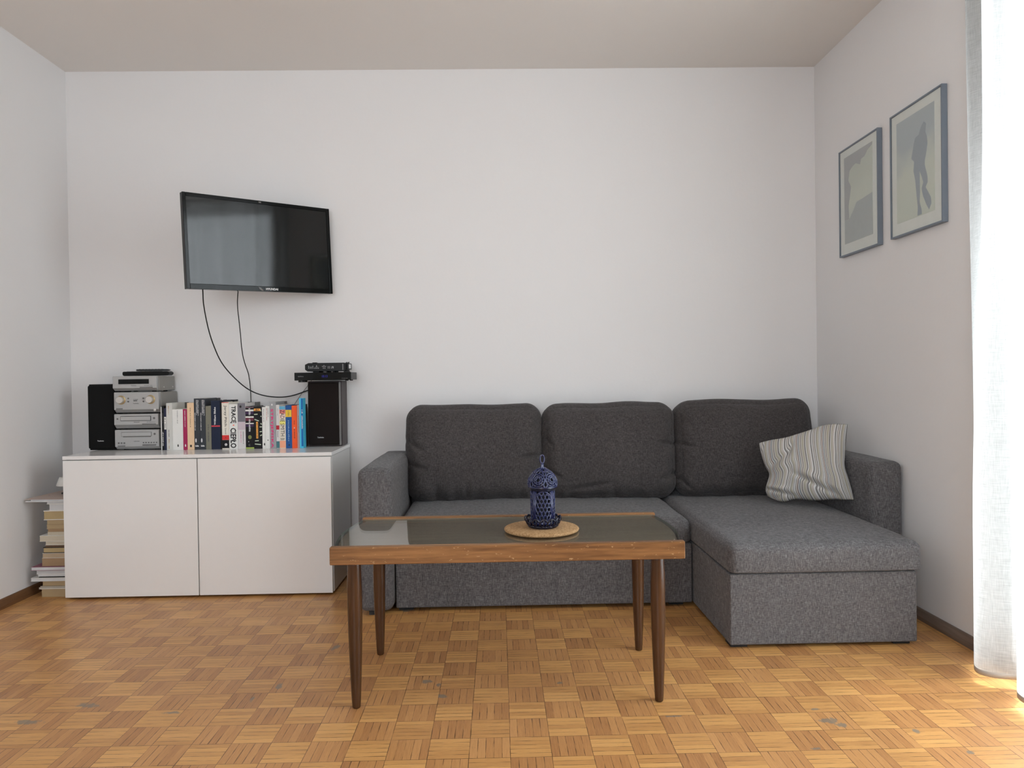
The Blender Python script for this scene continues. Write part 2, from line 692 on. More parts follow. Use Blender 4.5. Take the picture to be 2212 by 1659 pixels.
def disc_decal(parent, c, rx, rz, mat, name='emblem', n=20, shape=None, facing='-y', local=False):
    pts = shape or [(rx * math.cos(2 * PI * i / n), rz * math.sin(2 * PI * i / n)) for i in range(n)]
    return decal(parent, pts, [tuple(range(len(pts)))], c, mat, 0, name, facing, local)


# ------------------------------------------------------------------ the room
XL, XR, HC, YF = -2.1685, 1.6503, 2.5485, -5.4


def struct(name, bm, m, parent=None):
    o = obj(name, bm, m, parent)
    o['kind'] = 'structure'
    return o


struct('floor', boxbm(XL - .1, XR + .12, YF - .1, .1, -.08, 0), M_floor)
struct('ceiling', boxbm(XL - .1, XR + .12, YF - .1, .1, HC, HC + .1), M_ceil)
struct('wall_back', boxbm(XL - .1, XR + .12, 0, .1, 0, HC), M_wall)
struct('wall_left', boxbm(XL - .1, XL, YF - .1, 0, 0, HC), M_wall)
DY0, DY1, DZ0, DZ1 = -2.92, -1.45, 0.03, 2.47          # balcony door opening in the right wall
bm = bmesh.new()
box(bm, XR, XR + .12, DY1, 0, 0, HC)
box(bm, XR, XR + .12, YF - .1, DY0, 0, HC)
box(bm, XR, XR + .12, DY0, DY1, DZ1, HC)
box(bm, XR, XR + .12, DY0, DY1, 0, DZ0)
struct('wall_right', bm, M_wall)
bm = bmesh.new()                                      # wall behind the camera, with an opening added for the fill light
WZ0, WZ1 = .85, 2.25
WX0, WX1 = -1.60, 0.0
box(bm, XL - .1, WX0, YF - .1, YF, 0, HC)
box(bm, WX1, XR + .12, YF - .1, YF, 0, HC)
box(bm, WX0, WX1, YF - .1, YF, 0, WZ0)
box(bm, WX0, WX1, YF - .1, YF, WZ1, HC)
struct('wall_front', bm, M_wall)


def window(name, lo, hi, axis, depth):
    """a white frame with one pane; lo and hi are the two corners of the opening in (along, z)"""
    root = bpy.data.objects.new(name, None)
    link(root)
    root['kind'] = 'structure'
    (a0, z0), (a1, z1) = lo, hi
    fr = bmesh.new()
    pn = bmesh.new()
    w = .06

    def bx(b, A0, A1, Z0, Z1, d0, d1):
        if axis == 'x':
            box(b, d0, d1, A0, A1, Z0, Z1)
        else:
            box(b, A0, A1, d0, d1, Z0, Z1)
    bx(fr, a0, a0 + w, z0, z1, depth, depth + .05)
    bx(fr, a1 - w, a1, z0, z1, depth, depth + .05)
    bx(fr, a0 + w, a1 - w, z0, z0 + w, depth, depth + .05)
    bx(fr, a0 + w, a1 - w, z1 - w, z1, depth, depth + .05)
    bx(pn, a0 + w, a1 - w, z0 + w, z1 - w, depth + .02, depth + .026)
    f = obj('window_frame', fr, M_whiteside, root, bevel=.004)
    f['kind'] = 'structure'
    p = obj('window_pane', pn, M_glass, root)
    p['kind'] = 'structure'


window('window_1', (DY0, DZ0), (DY1, DZ1), 'x', XR + .045)
window('added_window', (WX0, WZ0), (WX1, WZ1), 'y', YF - .08)  # unseen window, added to go with the fill light


def baseboard(name, pts, m):
    bm = bmesh.new()
    (x0, y0), (x1, y1) = pts
    h = .042
    if abs(x1 - x0) < abs(y1 - y0):
        s = 1 if x0 < 0 else -1
        prof = [(0, 0), (.016 * s, 0), (.016 * s, .014), (.008 * s, h - .004), (.004 * s, h), (0, h)]
        lo = [bm.verts.new((x0 + a, y0, b)) for a, b in prof]
        hi = [bm.verts.new((x0 + a, y1, b)) for a, b in prof]
    else:
        prof = [(0, 0), (-.016, 0), (-.016, .014), (-.008, h - .004), (-.004, h), (0, h)]
        lo = [bm.verts.new((x0, y0 + a, b)) for a, b in prof]
        hi = [bm.verts.new((x1, y0 + a, b)) for a, b in prof]
    n = len(prof)
    bm.faces.new(lo[::-1])
    bm.faces.new(hi)
    for i in range(n):
        bm.faces.new((lo[i], lo[(i + 1) % n], hi[(i + 1) % n], hi[i]))
    struct(name, bm, m)


baseboard('baseboard_left', ((XL, YF), (XL, 0)), M_base_l)
baseboard('baseboard_right', ((XR, DY1), (XR, 0)), M_base_r)
baseboard('baseboard_back', ((XL + .016, 0), (XR - .016, 0)), M_base_l)

# ------------------------------------------------------------------ sofa
SZ0, SEAM, SEAT = 0.016, 0.267, 0.385
sofa = thing('corner_sofa', 'dark grey fabric corner sofa with chaise and three back cushions, against the back wall', 'sofa', (0.45, -0.6, 0))


def wrinkle(p, amp, sc, seed=0):
    return amp * (noise.noise(Vector((p.x * sc + seed, p.y * sc, p.z * sc))) + 0.5 * noise.noise(Vector((p.x * sc * 2.3, p.y * sc * 2.3 + seed, p.z * sc * 2.3))))


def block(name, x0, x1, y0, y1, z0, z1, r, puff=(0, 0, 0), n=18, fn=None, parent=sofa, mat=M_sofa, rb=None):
    bm = softbox((x1 - x0, y1 - y0, z1 - z0), r, puff, n, fn, rb)
    shift(bm, ((x0 + x1) / 2, (y0 + y1) / 2, (z0 + z1) / 2))
    return obj(name, bm, mat, parent, smooth=True)


def armfn(q, u):
    q.z += 0.003 * noise.noise(Vector((q.x * 7, q.y * 7, 1)))
    return q


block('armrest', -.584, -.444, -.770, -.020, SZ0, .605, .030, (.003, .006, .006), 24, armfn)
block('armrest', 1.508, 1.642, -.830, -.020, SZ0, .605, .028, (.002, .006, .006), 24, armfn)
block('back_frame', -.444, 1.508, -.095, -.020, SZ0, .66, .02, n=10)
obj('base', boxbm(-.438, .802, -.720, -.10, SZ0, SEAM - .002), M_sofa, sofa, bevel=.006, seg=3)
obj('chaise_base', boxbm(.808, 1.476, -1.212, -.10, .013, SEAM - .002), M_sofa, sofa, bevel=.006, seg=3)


def seatfn(q, u):
    if u.z > 0.2:
        q.z += wrinkle(q, .0035, 5.0, 3)
    return q


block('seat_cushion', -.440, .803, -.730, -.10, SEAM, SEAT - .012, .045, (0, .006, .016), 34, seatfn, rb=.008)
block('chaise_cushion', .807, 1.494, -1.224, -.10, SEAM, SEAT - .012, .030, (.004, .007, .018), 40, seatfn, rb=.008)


def cushion(x0, x1, z1, yc, lean, seed, creases):
    w, th, h = x1 - x0, .175, z1 - (SEAT - .012)
    sx = w / 2

    def fn(q, u):
        # soft wavering outline, gathered lower edge and a few pulled creases
        q.z += (0.012 * noise.noise(Vector((q.x * 4.5 + seed, 3, seed))) - .006 * (1 - u.x ** 2)) * max(0, u.z)
        q.x += 0.006 * noise.noise(Vector((seed, 7, q.z * 9))) * abs(u.x)
        if u.y < 0:
            q.y -= wrinkle(q, .006, 4.5, seed) * (1 - abs(u.x) ** 6)
            low = max(0, (-u.z - .55) / .45)
            q.y += low * .010 * math.sin(q.x * 62 + 2.5 * noise.noise(Vector((q.x * 9, seed, 0)))) * (1 - u.x ** 4)
        for (cx, cz, ln, ang, dep, wd) in creases:
            px, pz = u.x * sx - cx * sx, q.z - cz
            a = px * math.cos(ang) + pz * math.sin(ang)
            b = -px * math.sin(ang) + pz * math.cos(ang)
            f = math.exp(-(b / wd) ** 2) * max(0, 1 - (a / ln) ** 2)
            if u.y < 0.2:
                q.y += dep * 2.4 * f
        return q
    bm = softbox((w, th, h), .076, (.006, .042, .006), 84, fn)
    rot = Matrix.Rotation(lean, 4, 'X')
    bmesh.ops.transform(bm, matrix=rot, verts=bm.verts)
    shift(bm, ((x0 + x1) / 2, yc, SEAT - .016 + h / 2))
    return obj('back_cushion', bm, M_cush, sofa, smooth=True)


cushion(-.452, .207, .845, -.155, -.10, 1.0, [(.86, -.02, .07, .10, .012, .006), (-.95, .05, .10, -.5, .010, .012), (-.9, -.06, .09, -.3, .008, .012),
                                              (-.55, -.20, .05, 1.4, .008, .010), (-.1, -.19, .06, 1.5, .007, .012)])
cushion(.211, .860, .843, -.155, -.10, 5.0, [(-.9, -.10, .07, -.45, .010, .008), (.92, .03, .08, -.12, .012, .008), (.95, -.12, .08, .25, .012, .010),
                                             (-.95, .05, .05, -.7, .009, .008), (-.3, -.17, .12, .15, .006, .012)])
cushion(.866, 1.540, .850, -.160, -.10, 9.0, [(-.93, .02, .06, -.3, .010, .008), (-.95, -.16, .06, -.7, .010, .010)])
for (x, y) in ((.845, -1.16), (1.43, -1.16), (.845, -.3), (1.43, -.3), (-.40, -.66), (.74, -.66), (-.515, -.72), (1.575, -.78)):
    obj('foot', boxbm(x - .03, x + .03, y - .03, y + .03, 0, SZ0 + .003), M_rubber, sofa)

# ------------------------------------------------------------------ striped pillow


def stripes():
    t = NT('striped_cotton')
    uv = t.new('UVMap')
    sx = t.new('SeparateXYZ')
    t.link(uv.outputs[0], sx.inputs[0])
    rn = random.Random(11)
    cream, grey, dark = (0.56, 0.53, 0.49), (0.33, 0.315, 0.305), (0.055, 0.055, 0.065)
    ol, pk, bl, wh = (0.43, 0.40, 0.32), (0.47, 0.36, 0.32), (0.20, 0.24, 0.27), (0.70, 0.70, 0.69)
    seq = []
    x = 0.0
    pat = [cream, dark, wh, grey, ol, cream, bl, wh, dark, cream, pk, dark, wh, bl, cream, dark, cream, ol, cream, grey, dark, wh, ol, cream, pk, wh, dark, grey, wh, dark]
    wid = [3, 1, 2, 1.5, 3, 2, 1, 2, .8, 2, 1.4, .9, 1.5, 2, 3, 1.2, 2, 3.4, 1.6, 2, 1, 2, 3, 2, 1, 3, 1, 1.6, 2, 1]
    tot = sum(wid)
    for c, w in zip(pat, wid):
        seq.append((x, c))
        x += w / tot
    per = t.math('FRACT', t.math('MULTIPLY', sx.outputs[0], 3.3))
    col = t.ramp(per, seq, 'CONSTANT')
    n = t.noise(t.coord(), 320, 2)
    col = t.mix(t.math('MULTIPLY', n, 0.25), col, (0.50, 0.47, 0.43, 1))
    t.base(col, 0.9, 0, 0.15)
    t.bump(n, 0.3, 0.001)
    return t.m


P0 = Vector((1.3805, -.5438, .5438))
pax, pup, pn = Vector((.8309, -.5249, .1848)), Vector((-.0121, .315, .949)), Vector((-.5563, -.7908, .2554))
e_top = spline([(x, y, 0) for x, y in [(-.2048, .1386), (-.1428, .1444), (-.0805, .1455), (-.0181, .155), (.0333, .1639), (.0843, .1747), (.1326, .173), (.1845, .1622)]])
e_bot = spline([(x, y, 0) for x, y in [(-.1942, -.1119), (-.1369, -.1412), (-.076, -.1355), (-.0034, -.1496), (.0725, -.1539), (.1184, -.1609), (.1584, -.1653)]])
e_lef = spline([(x, y, 0) for x, y in [(-.2048, .1386), (-.2007, .0898), (-.1897, .0298), (-.1764, -.0105), (-.1922, -.051), (-.2026, -.0815), (-.1942, -.1119)]])
e_rig = spline([(x, y, 0) for x, y in [(.1845, .1622), (.1703, .1083), (.1554, .0383), (.1459, -.0217), (.1528, -.0731), (.1577, -.1236), (.1584, -.1653)]])


def at(e, t):
    f = t * (len(e) - 1)
    i = min(int(f), len(e) - 2)
    return e[i].lerp(e[i + 1], f - i)


def pillow():
    root = thing('throw_pillow', 'small striped cream and grey throw pillow leaning on the chaise end of the sofa', 'pillow', (1.38, -.54, SEAT))
    n = 56
    bm = bmesh.new()
    uvl = bm.loops.layers.uv.new('UVMap')
    grids = []
    for side in (1, -1):
        g = []
        for j in range(n + 1):
            row = []
            for i in range(n + 1):
                u, v = i / n, j / n
                tp, bt, lf, rg = at(e_top, u), at(e_bot, u), at(e_lef, 1 - v), at(e_rig, 1 - v)
                q = bt.lerp(tp, v) + lf.lerp(rg, u) - ((at(e_bot, 0).lerp(at(e_bot, 1), u)).lerp(at(e_top, 0).lerp(at(e_top, 1), u), v))
                edge = (max(0, 1 - (2 * u - 1) ** 2) ** .55) * (max(0, 1 - (2 * v - 1) ** 2) ** .55)
                d = (.062 if side > 0 else -.030) * edge
                du = 0
                if side > 0:
                    e2 = edge ** .6
                    # fold from the left waist to the middle, fold to the lower right, gathered lower left corner
                    for (cx, cy, ln, ang, dep, wd) in ((-.115, .045, .09, .55, -.016, .012), (-.10, .015, .08, .35, .010, .016), (-.06, .085, .05, 1.15, -.012, .008),
                                                       (.02, -.085, .13, -.62, -.012, .009), (.04, -.065, .12, -.62, .012, .016), (-.14, -.098, .10, -.38, -.014, .008),
                                                       (-.15, -.080, .09, -.30, .012, .012), (-.165, -.125, .06, .2, -.010, .008), (-.185, .105, .05, 1.2, -.010, .006),
                                                       (.09, -.12, .06, -1.0, -.008, .008), (.12, .05, .14, -1.45, -.004, .008), (.16, -.12, .05, -1.2, -.006, .006)):
                        a = (q.x - cx) * math.cos(ang) + (q.y - cy) * math.sin(ang)
                        b = -(q.x - cx) * math.sin(ang) + (q.y - cy) * math.cos(ang)
                        f = math.exp(-(b / wd) ** 2) * max(0, 1 - (a / ln) ** 2)
                        d += dep * f * e2 * 1.1
                        du += dep * f * 1.1
                    d += .004 * e2 * noise.noise(Vector((u * 7, v * 7, 4)))
                p = P0 + pax * q.x + pup * q.y + pn * (d + .022) + Vector((0, 0, .009))
                du += .02 * (noise.noise(Vector((u * 2.5, v * 2.5, 2)))) + .06 * (1 - u) ** 2 * (0.5 - v)
                row.append((bm.verts.new(p) if (side > 0 or (0 < i < n and 0 < j < n)) else grids[0][j][i][0], (u + du, v)))
            g.append(row)
        grids.append(g)
        for j in range(n):
            for i in range(n):
                q4 = [g[j][i], g[j][i + 1], g[j + 1][i + 1], g[j + 1][i]]
                f = bm.faces.new([q[0] for q in q4])
                for lp, q in zip(f.loops, q4):
                    lp[uvl].uv = q[1]
    obj('pillow_cover', bm, stripes(), root, smooth=True)


pillow()

# ------------------------------------------------------------------ coffee table
table = thing('coffee_table', 'low wooden coffee table with glass top and tapered legs, before the sofa', 'table', (.03, -1.40, 0))
obj('front_rail', boxbm(-.496, .541, -1.656, -1.632, .434, .486), M_rail, table, bevel=.003, label='worn light brown front rail of the table')
obj('rear_rail', boxbm(-.487, .553, -1.178, -1.155, .434, .4815), M_rail, table, bevel=.003, label='worn light brown rear rail of the table')


def slab(bm, inset, z0, z1, smi=None):
    yf, yr = -1.6315, -1.1785
    L = []
    for i in range(17):
        t = i / 16
        y = yf + (yr - yf) * t
        L.append((-.487 + .006 * t - .026 * math.sin(PI * t) + inset, y))
    Rr = []
    for i in range(17):
        t = i / 16
        y = yr + (yf - yr) * t
        Rr.append((.545 - .012 * t + .026 * math.sin(PI * t) - inset, y))
    prism(bm, L + Rr, z0, z1, smi=smi)


bm = bmesh.new()
slab(bm, .008, .444, .4695)
obj('tabletop', bm, M_board, table)
bm = bmesh.new()
slab(bm, 0, .4705, .4755, 1)
obj('glass_top', bm, [M_tableglass, plain('ground_glass_edge', (.16, .20, .17, 1), .5)], table)
for (x, y) in ((-.433, -1.612), (.468, -1.612), (-.429, -1.19), (.485, -1.20)):
    bm = bmesh.new()
    H = .443
    prof = []
    for i in range(25):
        t = i / 24
        r = .0122 + .0098 * math.sin(min(1, t / .80) * PI / 2) ** 0.9 - (.003 * max(0, (t - .8) / .2))
        if i == 0:
            r = .0105
        prof.append((r, .0 + H * t if i else 0))
    prof.insert(1, (.0122, .003))
    lathe(bm, prof, (x, y, 0), 28)
    obj('leg', bm, M_leg, table, smooth=True)

# ------------------------------------------------------------------ trivet and lantern
TC = (.134, -1.420)
bm = bmesh.new()
lathe(bm, [(.112, 0), (.119, .003), (.121, .007), (.119, .0105), (.115, .0125)], (TC[0], TC[1], .4757), 64)
tag(obj('cork_trivet', bm, M_cork, smooth=True), 'round tan cork trivet lying on the glass of the coffee table', 'trivet')

LX, LY, LZ = .1385, -1.425, .4884
lan = thing('lantern', 'blue ceramic openwork lantern with domed lid, standing on the cork trivet', 'lantern', (LX, LY, LZ))


def cyl(r, a, z):
    return (LX + r * math.cos(a), LY + r * math.sin(a), LZ + z)


# base dish with pierced, scalloped rim
bm = bmesh.new()
lathe(bm, [(.036, 0), (.046, .002), (.047, .006), (.044, .008)], (LX, LY, LZ), 40)
nz = 14
for i in range(nz):
    a0, a1, am = 2 * PI * i / nz, 2 * PI * (i + 1) / nz, 2 * PI * (i + .5) / nz
    arc = [cyl(.047 + .0105 * (1 - abs(2 * t - 1) * .0) * 1.0, a0 + (a1 - a0) * t, .024 + .010 * math.sin(PI * t)) for t in [k / 8 for k in range(9)]]
    tube(bm, arc, .0030, 6)
    tube(bm, [cyl(.046, am, .006), cyl(.053, a0, .018), cyl(.0575, a0, .026)], .0026, 6)
    tube(bm, [cyl(.046, a0, .006), cyl(.053, am, .016), cyl(.0575, am, .033)], .0026, 6)
    tube(bm, [cyl(.046, am, .006), cyl(.053, a1, .018), cyl(.0575, a1, .026)], .0026, 6)
    tube(bm, [cyl(.0475, a0 + (a1 - a0) * t, .008) for t in (0, .5, 1)], .0035, 6)
obj('base_dish', bm, M_bluedark, lan, smooth=True, label='dark blue pierced dish with scalloped rim')
# body: star-and-hexagon lattice between upright ribs
RB, Z0, Z1 = .0385, .010, .122
bm = bmesh.new()
lathe(bm, [(.036, Z0), (.041, Z0 + .002), (.041, Z0 + .010), (.0385, Z0 + .012)], (LX, LY, LZ), 40)
tr, zz = .0015, .0132
ncol = 20
da = 2 * PI / ncol
rows = int((Z1 - Z0 - .02) / zz)
za, zb = Z0 + .012, Z1 - .004
z = za + zz / 2
while z < zb:
    tube(bm, [cyl(RB, 2 * PI * i / 60, z) for i in range(60)], tr, 5, closed=True)
    z += zz
slope = da / zz / 1.0
for i in range(ncol):
    for sg in (1, -1):
        a = i * da + da * .5
        pts = []
        for s_ in range(13):
            t = s_ / 12
            h = za + (zb - za) * t
            pts.append(cyl(RB, a + sg * (h - za) * slope * .5, h))
        tube(bm, pts, tr, 5)
for i in range(4):
    a = 2 * PI * i / 4 + PI / 4
    for o_ in (-.07, .07):
        tube(bm, [cyl(RB + .0003, a + o_, za - .004), cyl(RB + .0003, a + o_, zb + .002)], .0030, 8)
    # pointed arch heads and feet between the ribs
    for s_ in (1, -1):
        for q0, q1 in ((zb, 1), (za, -1)):
            tube(bm, spline([cyl(RB, a + s_ * .12, q0 - q1 * .024), cyl(RB, a + s_ * .22, q0 - q1 * .011), cyl(RB, a + s_ * .50, q0 - q1 * .002), cyl(RB, a + s_ * .785, q0 + q1 * .002)], 4), .0022, 5)
obj('body', bm, M_blue, lan, smooth=True)
bm = bmesh.new()
lathe(bm, [(.0385, Z1 - .004), (.0425, Z1 - .001), (.0425, Z1 + .004), (.046, Z1 + .007), (.044, Z1 + .010)], (LX, LY, LZ), 40)
obj('collar', bm, M_bluedark, lan, smooth=True)
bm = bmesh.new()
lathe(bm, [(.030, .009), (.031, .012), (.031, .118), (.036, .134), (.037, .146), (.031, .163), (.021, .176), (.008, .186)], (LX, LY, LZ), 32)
obj('inner_shade_liner', bm, plain('dark_inner_shade', (.006, .007, .014, 1), .6), lan, smooth=True, label='dark liner added inside the openwork to stand for its inner shade')  # dark liner added so the holes of the openwork look shaded inside
# domed lid of interlaced rings
bm = bmesh.new()


def dome(t):
    """t 0..1 from rim to top: radius and height"""
    prof = [(.0, .0455, .131), (.12, .0475, .139), (.3, .0462, .152), (.5, .0390, .167), (.7, .0275, .180), (.88, .0140, .1885), (1.0, .0065, .192)]
    for (a, r0, z0), (b, r1, z1) in zip(prof, prof[1:]):
        if t <= b:
            f = (t - a) / (b - a)
            return r0 + (r1 - r0) * f, z0 + (z1 - z0) * f
    return prof[-1][1:]


def onD(a, t, off=0):
    r, z = dome(max(0, min(1, t)))
    return cyl(r + off, a, z)


for i in range(6):
    a = 2 * PI * i / 6 + .15
    for rad in (1.0, .66, .34):
        tube(bm, [onD(a + .46 * rad * math.cos(w), .36 + .27 * rad * math.sin(w)) for w in [2 * PI * q / 22 for q in range(22)]], .0021, 5, closed=True)
    for q in range(6):
        w = 2 * PI * q / 6
        tube(bm, [onD(a + .46 * .28 * math.cos(w), .36 + .27 * .28 * math.sin(w)), onD(a + .46 * math.cos(w + .3), .36 + .27 * math.sin(w + .3))], .0018, 5)
        tube(bm, [onD(a + .46 * .28 * math.cos(w), .36 + .27 * .28 * math.sin(w)), onD(a + .46 * math.cos(w - .3), .36 + .27 * math.sin(w - .3))], .0018, 5)
    b = a + PI / 6
    tube(bm, spline([onD(b, .02), onD(b + .13, .2), onD(b, .42), onD(b - .13, .2), onD(b, .02)], 4), .0015, 5)
    for s_ in (-1, 1):
        tube(bm, spline([onD(b, .03), onD(b + s_ * .16, .12), onD(b + s_ * .02, .34), onD(b + s_ * .14, .56), onD(b, .74)], 4), .0018, 5)
        tube(bm, spline([onD(b, .74), onD(b + s_ * .40, .80), onD(b + s_ * .52, .96)], 4), .0016, 5)
    for s_ in (-.28, -.09, .09, .28):
        tube(bm, [onD(b + s_ * .6, .0), onD(b + s_ * 1.1, .12)], .0014, 5)
    tube(bm, spline([onD(b, .5), onD(b + .22, .7), onD(b, .97)], 4), .0015, 5)
    tube(bm, spline([onD(b, .5), onD(b - .22, .7), onD(b, .97)], 4), .0015, 5)
    tube(bm, [onD(a, .62), onD(a, .97)], .0016, 5)
for t, r in ((.02, .0026), (.72, .0013), (.95, .002)):
    tube(bm, [onD(2 * PI * q / 48, t) for q in range(48)], r, 5, closed=True)
lathe(bm, [(.0065, .190), (.0075, .193), (.0045, .197), (.0055, .201), (.0030, .205)], (LX, LY, LZ), 16)
lid = obj('domed_lid', bm, M_blue, lan, smooth=True)
bm = bmesh.new()
tube(bm, [(LX + .0068 * math.cos(w) * 1.0, LY, LZ + .2185 + .0135 * math.sin(w)) for w in [2 * PI * q / 28 for q in range(28)]], .0026, 8, closed=True)
obj('ring_handle', bm, M_blue, lan, smooth=True)

# ------------------------------------------------------------------ white sideboard
CX0, CX1, CYF, CYB, CT = -1.956, -.757, -.455, -.045, .6455
side = thing('sideboard', 'low white two-door sideboard standing against the back wall at the left', 'cabinet', ((CX0 + CX1) / 2, -.25, 0))
bm = bmesh.new()
yc0 = CYF + .020
zt = CT - .017
box(bm, CX0, CX0 + .018, yc0, CYB, .012, zt)
box(bm, CX1 - .018, CX1, yc0, CYB, .012, zt)
box(bm, (CX0 + CX1) / 2 - .018, (CX0 + CX1) / 2 + .018, yc0, CYB, .012, zt)
for a, b in ((CX0 + .018, (CX0 + CX1) / 2 - .018), ((CX0 + CX1) / 2 + .018, CX1 - .018)):
    box(bm, a, b, yc0, CYB, .012, .030)
    box(bm, a, b, yc0, CYB, zt - .018, zt)
    box(bm, a, b, CYB - .006, CYB, .030, zt - .018)
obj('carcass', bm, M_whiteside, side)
obj('top_panel', boxbm(CX0 - .001, CX1 + .002, CYF, CYB, zt + .001, CT), M_white, side, bevel=.0012)
mid = -1.3585
obj('door', boxbm(CX0, mid - .0022, CYF, CYF + .018, .010, zt - .003), M_white, side, bevel=.0015)
obj('door', boxbm(mid + .0022, CX1 - .003, CYF, CYF + .018, .010, zt - .003), M_white, side, bevel=.0015)
for x in (CX0 + .05, mid, CX1 - .05):
    for y in (CYF + .06, CYB - .05):
        bm = bmesh.new()
        lathe(bm, [(.02, 0), (.02, .013)], (x, y, 0), 16)
        obj('foot', bm, M_rubber, side)
TOPZ = CT + .0002

# ------------------------------------------------------------------ television
tvw, tvh = .712, .425
tv = thing('television', 'black flat television turned to the right on a wall bracket above the sideboard', 'television', (-1.101, -.290, 1.605), rot=(0, 0, math.radians(41.3)))
tvm = Matrix.Rotation(-math.radians(1.9), 4, 'Y')


def tvobj(name, bm, m, **k):
    bmesh.ops.transform(bm, matrix=tvm, verts=bm.verts)
    return obj(name, bm, m, tv, local=True, **k)


bm = bmesh.new()
W2, H2 = tvw / 2, tvh / 2
box(bm, -W2, -W2 + .016, -.004, .026, -H2, H2)
box(bm, W2 - .016, W2, -.004, .026, -H2, H2)
box(bm, -W2 + .016, W2 - .016, -.004, .026, H2 - .016, H2)
box(bm, -W2 + .016, W2 - .016, -.004, .026, -H2, -H2 + .024)
box(bm, -W2 + .016, W2 - .016, .008, .026, -H2 + .024, H2 - .016)
tvobj('bezel', bm, M_blackgloss, bevel=.002)
scr = NT('television_screen')
scr.base((0.006, 0.007, 0.007, 1), 0.055, 0, 0.55)
tvobj('screen', boxbm(-W2 + .0165, W2 - .0165, .0005, .0075, -H2 + .0245, H2 - .0165), scr.m)
bm = bmesh.new()
prism(bm, [(-.27, .026), (.27, .026), (.25, .052), (-.25, .052)], -.17, .13)
tvobj('back_housing', bm, M_black, bevel=.004)
o = letters(tv, 'HYUNDAI', (.036, -.0044, -H2 + .0118), .060, .0105, M_whitetxt, local=True, bold=.03, name='lettering')
o.matrix_basis = tvm
o = decal(tv, [(-.014, .008), (-.002, .005), (.010, -.008), (.000, -.008), (-.009, -.001)], [(0, 1, 2, 3, 4)], (-.016, -.0044, -H2 + .012), M_greytrim, local=True, name='emblem')
o.matrix_basis = tvm
o = decal(tv, [(-.006, -.003), (.006, -.003), (.006, .003), (-.006, .003)], [(0, 1, 2, 3)], (-.004, -.0044, H2 - .008), M_greytrim, local=True, name='sensor')
o.matrix_basis = tvm
# bracket: arm from the housing to a plate on the wall
ca, sa = math.cos(math.radians(41.3)), math.sin(math.radians(41.3))
bm = bmesh.new()
hx, hy = -1.101 - sa * .052, -.290 + ca * .052
box(bm, -1.30, -1.18, -.012, 0, 1.50, 1.72)
tube(bm, [(hx, hy, 1.60), (-1.235, -.115, 1.60), (-1.24, -.012, 1.60)], .016, 8)
obj('wall_bracket', bm, M_black, tv)


def cable(name, pts, r, m, label, cat='cable', group=None):
    bm = bmesh.new()
    tube(bm, spline(pts, 8), r, 8)
    o = obj(name, bm, m, None, smooth=True)
    return tag(o, label, cat, group)


cable('power_cable', [(-1.338, -.415, 1.46), (-1.34, -.40, 1.388), (-1.354, -.356, 1.323), (-1.352, -.312, 1.219), (-1.342, -.269, 1.134), (-1.323, -.225, 1.058), (-1.284, -.181, .991), (-1.233, -.138, .933),
                      (-1.179, -.094, .901), (-1.112, -.055, .888), (-1.042, -.045, .894), (-.965, -.020, .921), (-.90, -.016, .95)], .0028, M_black,
      'black cable looping in a wide curve from the television down to the right speaker')
cable('antenna_cable', [(-1.216, -.285, 1.44), (-1.22, -.285, 1.396), (-1.236, -.25, 1.332), (-1.244, -.20, 1.225), (-1.252, -.15, 1.115), (-1.257, -.10, 1.059), (-1.261, -.035, 1.002), (-1.258, -.02, .92),
                        (-1.257, -.018, .80), (-1.257, -.018, .66)], .0023, M_black, 'black cable hanging almost straight down from the television behind the books')
cable('speaker_wire', [(-.94, -.012, .985), (-.968, -.014, .946), (-.983, -.014, .927), (-1.006, -.014, .897), (-1.037, -.014, .851), (-1.06, -.014, .80), (-1.065, -.014, .66)], .0013,
      plain('brown_grey_wire', (.17, .14, .125, 1), .6), 'thin grey brown wire slanting down from the right speaker to behind the books')

# ------------------------------------------------------------------ speakers


def speaker(x0, x1, yf, yb, z1, body, cloth, label, loc, trim):
    t = thing('speaker', label, 'speaker', loc, 'bookshelf speakers on the sideboard')
    z0 = TOPZ
    obj('cabinet', boxbm(x0, x1, yf + .022, yb, z0, z1), body, t, bevel=.003)
    obj('grille', boxbm(x0 + .004, x1 - (.012 if trim else .004), yf, yf + .0215, z0 + .008, z1 - .006), cloth, t, bevel=.007)
    if trim:
        obj('trim', boxbm(x1 - .0115, x1 - .003, yf + .004, yf + .0218, z0 + .006, z1 - .004), M_greytrim, t, bevel=.003, label='grey edge trim beside the grille')
    return t


sl = speaker(-1.990, -1.852, -.190, -.03, .966, M_black, M_blackcloth, 'black speaker at the left end of the sideboard, beside the stereo tower', (-1.92, -.11, TOPZ), False)
letters(sl, 'Technics', (-1.926, -.1905, .692), .031, .006, M_whitetxt, bold=.02)
sr = speaker(-.935, -.770, -.172, -.022, .9655, M_spkwood, M_browncloth, 'dark brown speaker at the right end of the sideboard, under the black boxes', (-.855, -.1, TOPZ), True)
letters(sr, 'Technics', (-.871, -.1725, .691), .031, .006, M_whitetxt, bold=.02)

# ------------------------------------------------------------------ stereo tower


